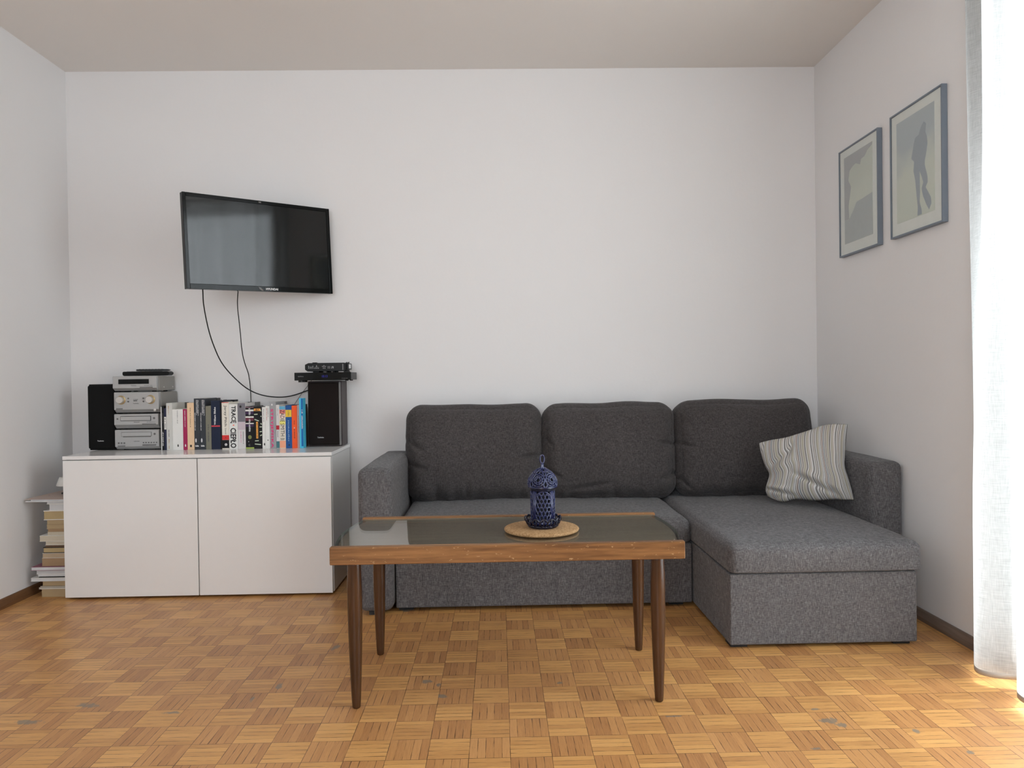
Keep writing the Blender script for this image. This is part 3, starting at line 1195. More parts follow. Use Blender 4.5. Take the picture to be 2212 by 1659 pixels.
def unit(name, label, x0, x1, z0, z1, zl, yf=-.212, yb=-.018):
    """one separate: face panel above, sloped lower lip down to zl, case behind, four feet down to z0"""
    t = thing(name, label, 'stereo unit', ((x0 + x1) / 2, -.11, z0), 'silver stereo separates')
    zc0 = z0 + .005
    obj('case', boxbm(x0 + .006, x1 + .004, yf + .024, yb, zc0, z1 - .001), M_silverdark, t, bevel=.002, label='dull grey brown metal case')
    bm = bmesh.new()
    prism(bm, [(yf + .003, z1), (yf, z1 - .003), (yf, zl), (yf + .004, zl - .0015), (yf + .020, zc0), (yf + .0235, zc0), (yf + .0235, z1)], x0, x1, 'yz')
    obj('faceplate', bm, M_silver, t, bevel=.0012)
    for x in (x0 + .03, x1 - .03):
        for y in (yf + .045, yb - .03):
            bm = bmesh.new()
            lathe(bm, [(.010, z0), (.010, zc0 + .0005)], (x, y, 0), 12)
            obj('foot', bm, M_rubber, t)
    return t


def knob(t, x, z, yf):
    bm = bmesh.new()
    lathe(bm, [(.0215, yf), (.0215, yf - .002), (.0185, yf - .003)], (x, 0, z), 32, 'y')
    k = obj('knob', bm, M_gold, t, smooth=False, label='gold ringed round knob')
    bm = bmesh.new()
    lathe(bm, [(.0165, yf - .003), (.0165, yf - .019), (.0150, yf - .021)], (x, 0, z), 32, 'y')
    obj('knob_cap', bm, M_knob, k)


def ring(t, x, z, yf, r=.004):
    bm = bmesh.new()
    lathe(bm, [(r, yf), (r, yf - .0015), (r * .8, yf - .002)], (x, 0, z), 14, 'y')
    obj('button', bm, M_greytrim, t)


YF_ = -.2125
# bottom: cassette deck
u1 = unit('cassette_deck', 'silver cassette deck at the bottom of the stereo tower, with a wide tray low buttons', -1.846, -1.636, TOPZ, .745, .664)
obj('tray', boxbm(-1.813, -1.672, YF_ - .0035, YF_ + .001, .7145, .7325), M_silver, u1, bevel=.001)
obj('tray_slot', boxbm(-1.8145, -1.6705, YF_ - .0012, YF_ + .001, .7135, .7340), M_greytrim, u1)
obj('button', boxbm(-1.806, -1.674, YF_ - .002, YF_ + .001, .7095, .7135), M_greytrim, u1)
smallprint(u1, (-1.742, YF_ - .0003, .689), .028, .005, M_greytxt, 0, 1, 3)
for i in range(3):
    ring(u1, -1.828 + .0135 * i, .6815, YF_)
for i in range(6):
    ring(u1, -1.710 + .0125 * i, .6825, YF_, .003)
ring(u1, -1.656, .7235, YF_, .005)
obj('drawer_lip', boxbm(-1.714, -1.650, YF_ - .003, YF_ + .001, .668, .6735), M_greytrim, u1)
obj('power_button', boxbm(-1.832, -1.797, YF_ - .002, YF_ + .001, .6655, .6695), M_greytrim, u1)
# CD player
u2 = unit('cd_player', 'thin silver compact disc player, second from the bottom of the stereo tower', -1.848, -1.638, .7455, .821, .769)
obj('tray', boxbm(-1.815, -1.674, YF_ - .004, YF_ + .001, .7895, .8085), M_silver, u2, bevel=.001)
obj('tray_slot', boxbm(-1.817, -1.672, YF_ - .0012, YF_ + .001, .7875, .8105), M_blacktxt, u2)
smallprint(u2, (-1.742, YF_ - .0003, .781), .028, .005, M_greytxt, 0, 1, 4)
smallprint(u2, (-1.672, YF_ - .0003, .7805), .040, .004, M_greytxt, 0, 1, 5)
ring(u2, -1.657, .7995, YF_, .005)
ring(u2, -1.832, .798, YF_, .004)
obj('drawer_lip', boxbm(-1.714, -1.650, YF_ - .003, YF_ + .001, .7695, .7735), M_greytrim, u2)
# amplifier
u3 = unit('amplifier', 'silver amplifier with two large round knobs, third up in the stereo tower', -1.847, -1.634, .8215, .926, .842)
knob(u3, -1.813, .8885, -.212)
knob(u3, -1.672, .8895, -.212)
for x in (-1.779, -1.707):
    for z in (.8955, .8805):
        ring(u3, x, z, YF_)
letters(u3, 'Technics', (-1.743, YF_ - .0003, .8715), .028, .005, M_greytxt, bold=.02)
smallprint(u3, (-1.743, YF_ - .0003, .8905), .022, .006, M_greytxt, 0, 1, 6)
obj('button', boxbm(-1.754, -1.737, YF_ - .0015, YF_ + .001, .8825, .8855), M_blacktxt, u3)
obj('power_button', boxbm(-1.836, -1.806, YF_ - .0025, YF_ + .001, .8435, .849), M_greytrim, u3)
bm = bmesh.new()
lathe(bm, [(.0065, -.210), (.0065, -.2155), (.0035, -.216)], (-1.652, 0, .839), 16, 'y')
obj('headphone_socket', bm, M_knob, u3)
# tuner
u4 = unit('tuner', 'silver tuner with wide black display, on top of the stereo tower', -1.852, -1.644, .9265, 1.003, .945)
obj('display', boxbm(-1.824, -1.679, YF_ - .0012, YF_ + .001, .965, .988), M_blackgloss, u4, label='wide black display window')
letters(u4, 'Technics', (-1.752, YF_ - .0003, .957), .026, .0045, M_greytxt, bold=.02)
smallprint(u4, (-1.684, YF_ - .0003, .957), .040, .004, M_greytxt, 0, 1, 8)
obj('drawer_lip', boxbm(-1.722, -1.662, YF_ - .003, YF_ + .001, .9465, .9505), M_greytrim, u4)
for y in (-.145, -.045):
    bm = bmesh.new()
    lathe(bm, [(.0035, -1.6405), (.0035, -1.637)], (0, y, .948), 12, 'x')
    obj('screw', bm, M_knob, u4)

# remotes on the tuner


def remote(label, c, L, w, h, ang, tilt=0.0, seed=0):
    t = thing('remote_control', label, 'remote control', c, 'remote controls on the stereo tower', rot=(0, tilt, ang))
    bm = bmesh.new()
    prof = [(-L / 2, h * .25), (-L / 2 + .006, 0), (L / 2 - .008, 0), (L / 2, h * .35), (L / 2, h * .7), (L / 2 - .01, h), (-L / 2 + .004, h), (-L / 2, h * .8)]
    prism(bm, prof, -w / 2, w / 2, 'xz')
    obj('shell', bm, M_black, t, local=True, bevel=.003)
    rn = random.Random(seed)
    for i in range(8):
        for j in range(3):
            x, y = -L * .40 + L * .095 * i, (j - 1) * w * .28
            obj('key', boxbm(x - .0035, x + .0035, y - .003, y + .003, h - .0002, h + .0012), M_greytrim, t, local=True)


remote('long black remote control lying across the tuner, the lower one', (-1.718, -.135, 1.0045), .235, .046, .021, math.radians(-4), 0, 1)
remote('slim black remote control lying on top of the longer remote', (-1.705, -.105, 1.0275), .150, .040, .009, math.radians(14), 0, 2)

# ------------------------------------------------------------------ set-top box and router
stb = thing('set_top_box', 'flat black set-top box with a blue clock, lying on the right speaker', 'set-top box', (-.846, -.12, .9662))
bz = .9662
obj('case', boxbm(-.983, -.712, -.205, -.060, bz + .005, bz + .041), M_black, stb, bevel=.0015)
obj('front_panel', boxbm(-.984, -.711, -.2085, -.2055, bz + .004, bz + .042), M_blackgloss, stb, bevel=.001)
clk = NT('blue_clock_digits')
clk.base((0.01, 0.01, 0.05, 1), 0.5)
clk.b.inputs['Emission Color'].default_value = (0.02, 0.02, 0.75, 1)
clk.b.inputs['Emission Strength'].default_value = 0.6
letters(stb, '10:13', (-.838, -.2090, bz + .023), .027, .011, clk.m, name='clock_digits')
smallprint(stb, (-.953, -.2090, bz + .023), .026, .007, M_greytrim, 0, 1, 20)
smallprint(stb, (-.742, -.2090, bz + .012), .028, .0045, M_greytrim, 0, 1, 21)
for (x, y) in ((-.962, -.19), (-.735, -.19), (-.945, -.19), (-.962, -.08), (-.735, -.08)):
    bm = bmesh.new()
    lathe(bm, [(.008, bz - (.0048 if x < -.94 else 0)), (.008, bz + .0055)], (x, y, 0), 12)
    obj('foot', bm, M_rubber, stb)
rt = thing('router', 'small black router with white light symbols, on top of the set-top box', 'router', (-.845, -.12, bz + .0425))
rz = bz + .0425
bm = bmesh.new()
prism(bm, [(-.930, rz + .005), (-.750, rz + .005), (-.744, rz + .010), (-.744, rz + .040), (-.750, rz + .046), (-.925, rz + .046), (-.942, rz + .038), (-.942, rz + .014)], -.172, -.065, 'xz')
obj('case', bm, M_black, rt, bevel=.002)
for (x0, x1) in ((-.905, -.875), (-.84, -.835), (-.81, -.80), (-.755, -.742)):
    obj('foot', boxbm(x0, x1, -.165, -.075, rz, rz + .0055), M_rubber, rt)
obj('end_cap', boxbm(-.7438, -.733, -.155, -.075, rz + .012, rz + .043), M_black, rt, bevel=.002)
obj('end_label', boxbm(-.7332, -.7322, -.150, -.100, rz + .018, rz + .038), M_whitetxt, rt, label='white paper label on the end')
obj('trim', boxbm(-.760, -.755, -.1728, -.1718, rz + .010, rz + .040), M_greytrim, rt)
obj('button', boxbm(-.908, -.888, -.16, -.14, rz + .0455, rz + .049), M_black, rt)
for a in (-.747, -.737):
    bm = bmesh.new()
    prism(bm, [(a - .006, rz + .0425), (a + .004, rz + .0425), (a + .004, rz + .050)], -.15, -.13, 'xz')
    obj('clip', bm, M_black, rt)
pts, fs = [], []


def mark(x, z, w, h):
    i = len(pts)
    pts.extend([(x, z), (x + w, z), (x + w, z + h), (x, z + h)])
    fs.append((i, i + 1, i + 2, i + 3))


for x, h in ((0, .014), (.0075, .010), (.0142, .010), (.021, .014)):
    mark(x, 0, .0025, .0035)
    mark(x, .0045, .0022, h - .0045)
for x in (.028, .0345, .0410, .0475):
    mark(x, 0, .0035, .0035)
mark(.030, .007, .019, .0008)
mark(.0385, .008, .0025, .008)
for x, z in ((.067, .0085), (.082, .0085), (.071, 0), (.0785, 0)):
    mark(x, z, .0035, .0035)
mark(.0748, .007, .0025, .009)
for x in (.095, .1025):
    mark(x, 0, .0025, .0045)
    mark(x, .006, .0025, .0045)
mark(.112, 0, .0035, .0035)
mark(.114, .0045, .0035, .006)
mark(.120, 0, .0025, .010)
decal(rt, pts, fs, (-.925, -.1724, rz + .0185), plain('white_light_marks', (.45, .45, .45, 1), .5), 0, 'light_marks')

# ------------------------------------------------------------------ books on the sideboard
BY = -.228


def cov(name, r, g, b, rough=.45):
    return plain('cover_' + name, rgb(r, g, b, 1.40), rough, 0, .22, .04)


GB = 'books standing on the sideboard'


def book(name, label, x0, x1, z1, cover, yf=BY, depth=.145, hard=True, inset=None, z0=TOPZ, lean=0):
    t = thing('book', label, 'book', ((x0 + x1) / 2, yf + depth / 2, z0), GB)
    th = min(.0022 if hard else .0007, (x1 - x0) * .22)
    ins = (.003 if hard else .0004) if inset is None else inset
    bm = bmesh.new()
    box(bm, x0, x0 + th, yf + th, yf + depth, z0, z1)
    box(bm, x1 - th, x1, yf + th, yf + depth, z0, z1)
    box(bm, x0, x1, yf, yf + th, z0, z1)
    obj('cover', bm, cover, t, bevel=min(.0012, (x1 - x0) * .15) if hard else .0003, seg=1)
    obj('page_block', boxbm(x0 + th, x1 - th, yf + th, yf + depth - ins, z0 + ins, z1 - ins), M_pages, t)
    return t


def band(t, x0, x1, z0, z1, m, yf=BY, name='spine_band', d=.0004):
    return obj(name, boxbm(x0 + .0006, x1 - .0006, yf - d, yf + .0008, z0, z1), m, t)


SY = BY - .0006
SZ = BY - .0010
b = book('book', 'very thin book with a white spine, right next to the stereo tower', -1.6185, -1.6145, .853, cov('white', 205, 203, 198), hard=False)
b = book('book', 'thin black book with white vertical lettering, second beside the stereo tower', -1.6140, -1.6035, .858, cov('black', 22, 22, 24))
smallprint(b, (-1.609, SY, .70), .066, .0070, M_whitetxt, 1, 1, 30)
smallprint(b, (-1.609, SY, .80), .05, .004, M_greytrim, 1, 1, 31)
b = book('book', 'thin navy book with a small white label, between black and pale grey books', -1.6030, -1.5925, .846, cov('navythin', 40, 42, 62))
band(b, -1.603, -1.5925, .745, .805, cov('white', 205, 203, 198))
smallprint(b, (-1.598, SZ, .775), .05, .006, M_blacktxt, 1, 1, 32)
b = book('book', 'pale grey book with faint orange lettering on the spine', -1.5920, -1.5640, .871, cov('palegrey', 186, 185, 180), hard=False)
smallprint(b, (-1.581, SY, .835), .045, .006, plain('ochre_print', (.45, .25, .08, 1)), 1, 1, 33)
smallprint(b, (-1.581, SY, .725), .035, .006, M_greytxt, 1, 1, 34)
smallprint(b, (-1.581, SY, .675), .045, .006, plain('ochre_print', (.45, .25, .08, 1)), 1, 1, 35)
b = book('book', 'grey taupe book standing behind the thick white book', -1.628, -1.572, .869, cov('taupe', 92, 88, 80), yf=-.066, depth=.05)
smallprint(b, (-1.598, -.0666, .857), .020, .005, M_whitetxt, 0, 1, 36)
b = book('book', 'thick white book with a black drop emblem at the foot', -1.5635, -1.5135, .841, cov('brightwhite', 205, 204, 200), hard=False)
smallprint(b, (-1.539, SY, .805), .062, .0045, M_greytxt, 1, 1, 37)
drop = [(-.0005, .007), (.0028, .004), (.0032, -.005), (-.001, -.007), (-.003, 0)]
disc_decal(b, (-1.5385, SY, .667), 0, 0, M_blacktxt, shape=drop)
b = book('book', 'slim crimson book with white lettering', -1.5130, -1.4935, .841, cov('crimson', 150, 40, 78), hard=False)
smallprint(b, (-1.5035, SY, .795), .078, .0055, M_whitetxt, 1, 1, 38)
disc_decal(b, (-1.503, SY, .667), 0, 0, M_whitetxt, shape=drop)
b = book('book', 'tall peach cream book with a tiny black square at the foot', -1.4930, -1.4605, .871, cov('peach', 208, 178, 145), hard=False)
smallprint(b, (-1.4775, SY, .805), .085, .0060, plain('olive_print', (.20, .15, .06, 1)), 1, 1, 39)
disc_decal(b, (-1.4775, SY, .757), .002, .002, M_blacktxt)
disc_decal(b, (-1.4770, SY, .664), 0, 0, M_blacktxt, shape=[(-.004, -.0055), (.004, -.0055), (.004, .0055), (-.004, .0055)])
slate = cov('slate', 52, 55, 60)
for i, (x0, x1, nm) in enumerate(((-1.460, -1.4335, 'tall slate black book with white print, beside the peach cream book'), (-1.433, -1.4055, 'tall slate black book with white print, the twin beside the olive grey book'))):
    b = book('book', nm, x0, x1, .891, slate, hard=False)
    xc = (x0 + x1) / 2
    smallprint(b, (xc + .003, SY, .846), .075, .013, M_whitetxt, 1, 3, 41)
    smallprint(b, (xc - .0085, SY, .78), .085, .0055, M_whitetxt, 1, 1, 43)
    disc_decal(b, (xc - .006, SY, .690), .0035, .010, M_whitetxt)
    letters(b, 'bdtz', (xc - .001, SY, .664), .017, .0085, M_whitetxt, bold=.06)
b = book('book', 'olive grey book with dark lettering, left of the navy book', -1.4050, -1.3795, .854, cov('olivegrey', 112, 110, 97), hard=False)
smallprint(b, (-1.393, SY, .725), .080, .0095, M_greytxt, 1, 1, 44)
b = book('book', 'dark charcoal book standing behind the olive grey book', -1.462, -1.408, .889, cov('charcoal', 62, 60, 60), yf=-.070, depth=.045)
b = book('book', 'thick navy book with a red line across the spine', -1.3790, -1.3365, .879, cov('navy', 28, 36, 55))
band(b, -1.379, -1.3365, .7545, .7605, cov('redline', 190, 60, 70))
letters(b, 'William Blake', (-1.361, SY, .806), .086, .0085, M_whitetxt, -1, bold=.03)
b = book('book', 'narrow black book with a dark red top edge, right of the navy book', -1.3360, -1.3290, .874, cov('black', 22, 22, 24))
b = book('book', 'black book standing behind the cream, red and black book', -1.380, -1.322, .879, cov('black', 22, 22, 24), yf=-.068, depth=.048)
b = book('book', 'cream, red and black book with large serif lettering', -1.3285, -1.2945, .871, cov('ivory', 205, 200, 188))
band(b, -1.3285, -1.2945, .651, .690, cov('black', 22, 22, 24))
band(b, -1.3285, -1.2945, .6905, .713, cov('red', 190, 50, 48))
band(b, -1.3285, -1.2945, .8685, .8709, cov('red', 190, 50, 48))
letters(b, 'Jerzy Pilch', (-1.3115, SZ, .806), .100, .0145, M_blacktxt, 1)
letters(b, 'Dziennik', (-1.3105, SZ, .732), .030, .0060, M_greytxt, 1)
bm = bmesh.new()
lathe(bm, [(.0062, BY - .0004), (.0062, BY - .0008)], (-1.3100, 0, .668), 20, 'y')
obj('emblem', bm, M_whitetxt, b)
letters(b, '4', (-1.3105, SZ, .702), .004, .007, M_blacktxt, 1)
letters(b, 'C', (-1.3100, BY - .0012, .668), .005, .007, M_blacktxt)
b = book('book', 'white book with huge black capitals reading down the spine', -1.2940, -1.2530, .861, cov('brightwhite', 205, 204, 200))
letters(b, 'TRACĘ', (-1.2740, SY, .811), .084, .028, M_blacktxt, 1, bold=.03)
letters(b, 'CIEPŁO', (-1.2745, SY, .699), .096, .028, M_blacktxt, 1, bold=.03)
bm = bmesh.new()
prism(bm, [(.0040 * math.cos(2 * PI * i / 16) - 1.2725, .0034 * math.sin(2 * PI * i / 16) + .7605) for i in range(16)], BY - .0010, BY - .0002, 'xz')
obj('emblem', bm, cov('coral', 215, 120, 105), b)
b = book('book', 'grey, lilac and white book with faint pink lettering', -1.2525, -1.2160, .866, cov('offwhite', 192, 188, 186))
band(b, -1.2525, -1.216, .776, .8655, cov('midgrey', 108, 106, 112))
band(b, -1.2525, -1.216, .738, .7755, cov('lilac', 178, 165, 172))
smallprint(b, (-1.227, SY, .700), .060, .005, M_greytxt, 1, 1, 51)
smallprint(b, (-1.238, SY, .705), .055, .006, cov('pinktxt', 190, 110, 140), 1, 1, 52)
disc_decal(b, (-1.238, SZ, .849), .005, .006, M_blacktxt)
b = book('book', 'grey picture-covered book standing behind the black book with a green foot', -1.262, -1.208, .866, cov('greypicture', 96, 95, 92), yf=-.072, depth=.046)
b = book('book', 'black book with purple and white stripes and a green foot', -1.2155, -1.1755, .849, cov('black', 22, 22, 24))
band(b, -1.2155, -1.1755, .6465, .6530, cov('limegreen', 150, 170, 80))
for (a, c, col) in ((.843, .847, 'pinkgrey'), (.826, .834, 'white'), (.812, .824, 'purple'), (.795, .802, 'white'), (.780, .794, 'darkpink'), (.765, .770, 'white'), (.752, .763, 'purple')):
    band(b, -1.2155, -1.1755, a, c, {'white': cov('white', 205, 203, 198), 'purple': cov('purple', 58, 40, 70), 'darkpink': cov('darkpink', 95, 45, 60), 'pinkgrey': cov('pinkgrey', 120, 95, 105)}[col])
smallprint(b, (-1.1955, SZ, .785), .110, .013, M_whitetxt, 1, 1, 53)
disc_decal(b, (-1.1955, SY, .702), .0085, .0095, cov('oliveemblem', 110, 115, 70), n=24)
disc_decal(b, (-1.2020, SY, .680), .002, .002, M_whitetxt)
letters(b, 'C', (-1.1985, SY, .664), .008, .009, M_greytrim, bold=.05)
b = book('book', 'black book with an orange label and pale slanting dashes', -1.1750, -1.1365, .847, cov('black', 22, 22, 24))
band(b, -1.1750, -1.1420, .8270, .8385, cov('orangelabel', 215, 150, 70))
letters(b, 'ZŁY', (-1.1590, SZ, .8325), .020, .0075, M_blacktxt, bold=.04)
band(b, -1.1655, -1.1555, .695, .775, cov('orangelabel', 215, 150, 70))
smallprint(b, (-1.1605, SZ, .735), .07, .005, M_blacktxt, 1, 1, 55)
pale = cov('paledash', 176, 186, 165)
for (dx, dz, L, a) in ((-1.1655, .811, .017, .05), (-1.1620, .783, .022, -.35), (-1.1430, .830, .010, -1.2), (-1.1410, .765, .008, -1.0), (-1.143, .7505, .011, .0), (-1.143, .7275, .011, .2), (-1.142, .710, .010, .5),
                       (-1.1625, .684, .018, .05), (-1.158, .667, .030, -.12), (-1.141, .801, .005, -.5)):
    c_, s_ = math.cos(a), math.sin(a)
    decal(b, [(-L / 2 * c_ + .0022 * s_, -L / 2 * s_ - .0022 * c_), (L / 2 * c_ + .0022 * s_, L / 2 * s_ - .0022 * c_), (L / 2 * c_ - .0022 * s_, L / 2 * s_ + .0022 * c_), (-L / 2 * c_ - .0022 * s_, -L / 2 * s_ + .0022 * c_)],
          [(0, 1, 2, 3)], (dx, SY, dz), pale, name='dash')
b = book('book', 'slim white book with a black drop emblem at the foot', -1.1360, -1.1205, .845, cov('white', 205, 203, 198), hard=False)
smallprint(b, (-1.1280, SY, .805), .062, .0045, M_greytxt, 1, 1, 56)
disc_decal(b, (-1.1265, SY, .667), 0, 0, M_blacktxt, shape=drop)
b = book('book', 'slim white book with red lettering, left of the pink lettered grey book', -1.1200, -1.1005, .850, cov('brightwhite', 205, 204, 200), hard=False)
smallprint(b, (-1.1135, SY, .810), .062, .005, plain('red_print', (.45, .07, .04, 1)), 1, 1, 57)
smallprint(b, (-1.1070, SY, .820), .045, .004, M_blacktxt, 1, 1, 58)
disc_decal(b, (-1.1095, SY, .686), .0022, .003, M_blacktxt)
b = book('book', 'grey book with big bright pink capitals reading down the spine', -1.1000, -1.0700, .870, cov('coolgrey', 140, 140, 142), hard=False)
letters(b, 'STRYJEŃSKA', (-1.0880, SY, .742), .188, .0185, cov('hotpink', 205, 35, 105), 1, bold=.02)
disc_decal(b, (-1.088, SY, .856), .003, .005, M_whitetxt)
b = book('book', 'grey book standing behind the white book with a red band', -1.112, -1.072, .8675, cov('midgrey2', 120, 112, 114), yf=-.074, depth=.044)
b = book('book', 'narrow white book with a red band and teal foot', -1.0695, -1.0540, .855, cov('offwhite', 192, 188, 186))
band(b, -1.0695, -1.054, .736, .756, cov('darkred', 165, 40, 50))
band(b, -1.0695, -1.054, .6475, .680, cov('teal', 62, 105, 112))
smallprint(b, (-1.062, SY, .715), .030, .005, M_blacktxt, 1, 1, 60)
smallprint(b, (-1.062, SY, .820), .035, .003, M_greytxt, 1, 1, 61)
b = book('book', 'multicoloured book with black hand-drawn capitals and a peach foot', -1.0535, -1.0245, .848, cov('paper', 205, 195, 180), hard=False)
for (a, c, col) in ((.832, .8475, (86, 150, 180)), (.812, .8318, (205, 120, 110)), (.792, .8118, (225, 190, 180)), (.760, .7778, (222, 208, 120)), (.648, .682, (222, 150, 120))):
    band(b, -1.0535, -1.0245, a, c, cov('patch%d_%d' % col[:2], *col))
letters(b, 'ZADIE', (-1.0390, SZ, .801), .058, .019, M_blacktxt, 1)
letters(b, 'SMITH', (-1.0390, SZ, .735), .062, .019, M_blacktxt, 1)
letters(b, 'NW', (-1.0390, SZ, .690), .019, .013, M_blacktxt)
b = book('book', 'blue book with a yellow label near the top', -1.0240, -.9950, .852, cov('blue', 30, 75, 130))
band(b, -1.0240, -.9950, .796, .830, cov('yellow', 205, 170, 55))
smallprint(b, (-1.0095, SZ, .813), .025, .008, plain('olive_print', (.20, .15, .06, 1)), 1, 2, 63)
letters(b, 'MORALIŚCI', (-1.0095, SY, .730), .098, .0080, cov('palebluetxt', 150, 180, 200), 1)
disc_decal(b, (-1.0085, SY, .661), 0, 0, M_blacktxt, shape=[(-.003, -.0035), (.003, -.0035), (.003, .0035), (-.003, .0035)])
b = book('book', 'bright orange book with dark lettering', -.9945, -.9690, .850, cov('orange', 222, 82, 40))
smallprint(b, (-.9825, SY, .770), .018, .005, M_blacktxt, 1, 1, 65)
smallprint(b, (-.9825, SY, .715), .045, .0055, M_blacktxt, 1, 1, 66)
disc_decal(b, (-.9825, SY, .744), 0, 0, M_whitetxt, shape=[(-.003, -.003), (.003, -.003), (.0005, .004)])
b = book('book', 'thin dusty pink book between the orange and cyan books', -.9685, -.9560, .853, cov('dustypink', 182, 155, 152), hard=False)
smallprint(b, (-.9620, SY, .76), .08, .004, M_greytrim, 1, 1, 67)
b = book('book', 'bright cyan book at the right end of the row, against the right speaker', -.9555, -.9370, .8855, cov('cyan', 70, 168, 198), yf=-.240, depth=.050)
band(b, -.9470, -.9370, .655, .884, cov('deepblue', 25, 90, 150), yf=-.240)
smallprint(b, (-.9415, -.2412, .785), .09, .008, M_whitetxt, 1, 1, 68)

# ------------------------------------------------------------------ book stack on the floor
GS = 'books and magazines in the floor stack'


def flat(name, label, x0, z0, z1, pages, cover, yf=-.400, depth=.17, x1=-1.964, th=None, hard=False, cat='book'):
    t = thing(name, label, cat, ((x0 + x1) / 2, yf + depth / 2, z0), GS)
    z0 += .0002
    th = th or min(.0012, (z1 - z0) * .2)
    bm = bmesh.new()
    box(bm, x0, x1, yf, yf + depth, z0, z0 + th)
    box(bm, x0, x1, yf, yf + depth, z1 - th, z1)
    box(bm, x0, x1, yf + depth - th, yf + depth, z0 + th, z1 - th)
    obj('cover', bm, cover, t)
    s = .0015
    obj('page_block', boxbm(x0 + s, x1 - s, yf + s, yf + depth - th, z0 + th, z1 - th), pages, t)
    return t


tan = plain('aged_paper_tan', (.47, .35, .20, 1), .9)
tan2 = plain('aged_paper_brown', (.40, .265, .15, 1), .9)
tan3 = plain('aged_paper_yellow', (.50, .38, .20, 1), .9)
crm = plain('cream_paper', (.62, .55, .43, 1), .9)
wht = plain('bright_paper', (.70, .70, .70, 1), .8)
cw = cov('white', 205, 203, 198)
cb = cov('black', 22, 22, 24)
cbr = cov('brown', 95, 75, 58)
flat('book', 'thick tan paged book lying on the floor, lowest of the floor stack', -2.095, 0, .036, tan, tan)
flat('magazine', 'thin cream booklet lying just above the lowest book of the floor stack', -2.106, .036, .043, crm, cw, cat='magazine')
flat('magazine', 'thin wavy cream booklet, third from the floor in the floor stack', -2.101, .043, .051, crm, cb, cat='magazine')
flat('book', 'tan paged book with rounded edge, above the two cream booklets', -2.090, .051, .073, tan, tan)
flat('magazine', 'white magazine sticking out farthest near the bottom of the floor stack', -2.139, .073, .089, wht, cw, yf=-.405, depth=.21, cat='magazine')
flat('book', 'thin black covered book on the farthest sticking white magazine', -2.106, .089, .094, M_blacktxt, cb)
flat('magazine', 'thin white magazine directly on the thin black book', -2.110, .094, .104, wht, cw, depth=.2, cat='magazine')
flat('book', 'white paged book under the purple topped one', -2.117, .104, .125, wht, cw, depth=.2)
flat('book', 'white paged book with a purple pink cover', -2.130, .125, .141, wht, cov('mauve', 130, 85, 100), yf=-.415, depth=.22)
flat('book', 'orange brown paged thick book on the purple pink cover', -2.091, .141, .177, tan2, tan2)
flat('book', 'light tan paged book with a white cover, under a black cover', -2.088, .177, .200, plain('aged_paper_light', (.52, .40, .27, 1), .9), cw)
flat('book', 'yellow tan paged book with a black cover, at mid height of the floor stack', -2.083, .200, .227, tan3, cb, th=.003)
flat('book', 'thin dark brown book at mid height of the floor stack', -2.074, .227, .236, cbr, cbr)
flat('book', 'cream white paged book under the wide cream one', -2.073, .236, .254, crm, cw)
flat('book', 'wide cream paged book sticking out at mid height of the floor stack', -2.096, .254, .281, crm, cw, yf=-.405)
flat('book', 'narrow pale cream book directly on the wide cream one', -2.063, .281, .297, crm, crm)
flat('book', 'brownest of the narrow books in the upper floor stack', -2.062, .297, .310, tan2, tan2)
flat('book', 'tan book, second below the thick overhanging one', -2.066, .310, .330, tan, tan)
flat('book', 'tan book directly below the thick overhanging one', -2.065, .330, .351, tan, tan2)
flat('book', 'thick yellow tan paged book with an overhanging white cover, in the upper floor stack', -2.078, .351, .394, tan3, cw, th=.003)
flat('book', 'white paged book under the thin grey white one, near the top', -2.053, .394, .423, wht, cw)
flat('book', 'thin grey white book directly under the topmost magazine', -2.063, .423, .437, wht, cw, th=.003)
mag = thing('magazine', 'open pinkish magazine lying on top of the floor stack, its corner sticking out left', 'magazine', (-2.05, -.33, .437), GS)
bm = bmesh.new()
prism(bm, [(-2.150, -.415), (-1.966, -.425), (-1.966, -.20), (-2.085, -.20)], .4372, .4415)
prism(bm, [(-2.128, -.410), (-1.966, -.420), (-1.966, -.20), (-2.08, -.20)], .4418, .4475)
obj('page_block', bm, wht, mag)
bm = bmesh.new()
pts4 = [(-2.155, -.414, .4480), (-1.966, -.424, .4480), (-1.966, -.21, .463), (-2.078, -.21, .463)]
vs = [bm.verts.new(p) for p in pts4] + [bm.verts.new((p[0], p[1], p[2] + .0012)) for p in pts4]
for q in ((3, 2, 1, 0), (4, 5, 6, 7), (0, 1, 5, 4), (1, 2, 6, 5), (2, 3, 7, 6), (3, 0, 4, 7)):
    bm.faces.new([vs[i] for i in q])
obj('cover', bm, cov('pinkbrown', 165, 148, 138), mag, label='pinkish brown printed cover')
bm = bmesh.new()
st = [(-2.088, -.345, .4543), (-2.045, -.355, .4536), (-2.045, -.345, .4543), (-2.084, -.335, .4550)]
bm.faces.new([bm.verts.new(p) for p in st])
obj('cover_stripe', bm, M_greytxt, mag)
lamp = thing('small_shade', 'small white tapered shade peeking out beside the sideboard above the floor stack', 'lampshade', (-2.020, -.30, .4585))
bm = bmesh.new()
lathe(bm, [(.030, .4582), (.030, .462), (.006, .465), (.005, .512), (.012, .514)], (-2.020, -.30, 0), 24)
obj('stem', bm, M_rubber, lamp)
bm = bmesh.new()
lathe(bm, [(.050, .496), (.0505, .498), (.037, .536), (.034, .536), (.046, .499)], (-2.020, -.30, 0), 32)
obj('shade', bm, plain('white_shade', (.74, .72, .68, 1), .6), lamp, smooth=True)

# ------------------------------------------------------------------ pictures on the right wall
M_frame = plain('blue_grey_metal_frame', (.20, .235, .28, 1), .42, .1, .4)
M_mat = plain('pale_mount_board', (.84, .86, .82, 1), .9)
M_sil = plain('print_grey_blue', (.36, .41, .46, 1), .7)


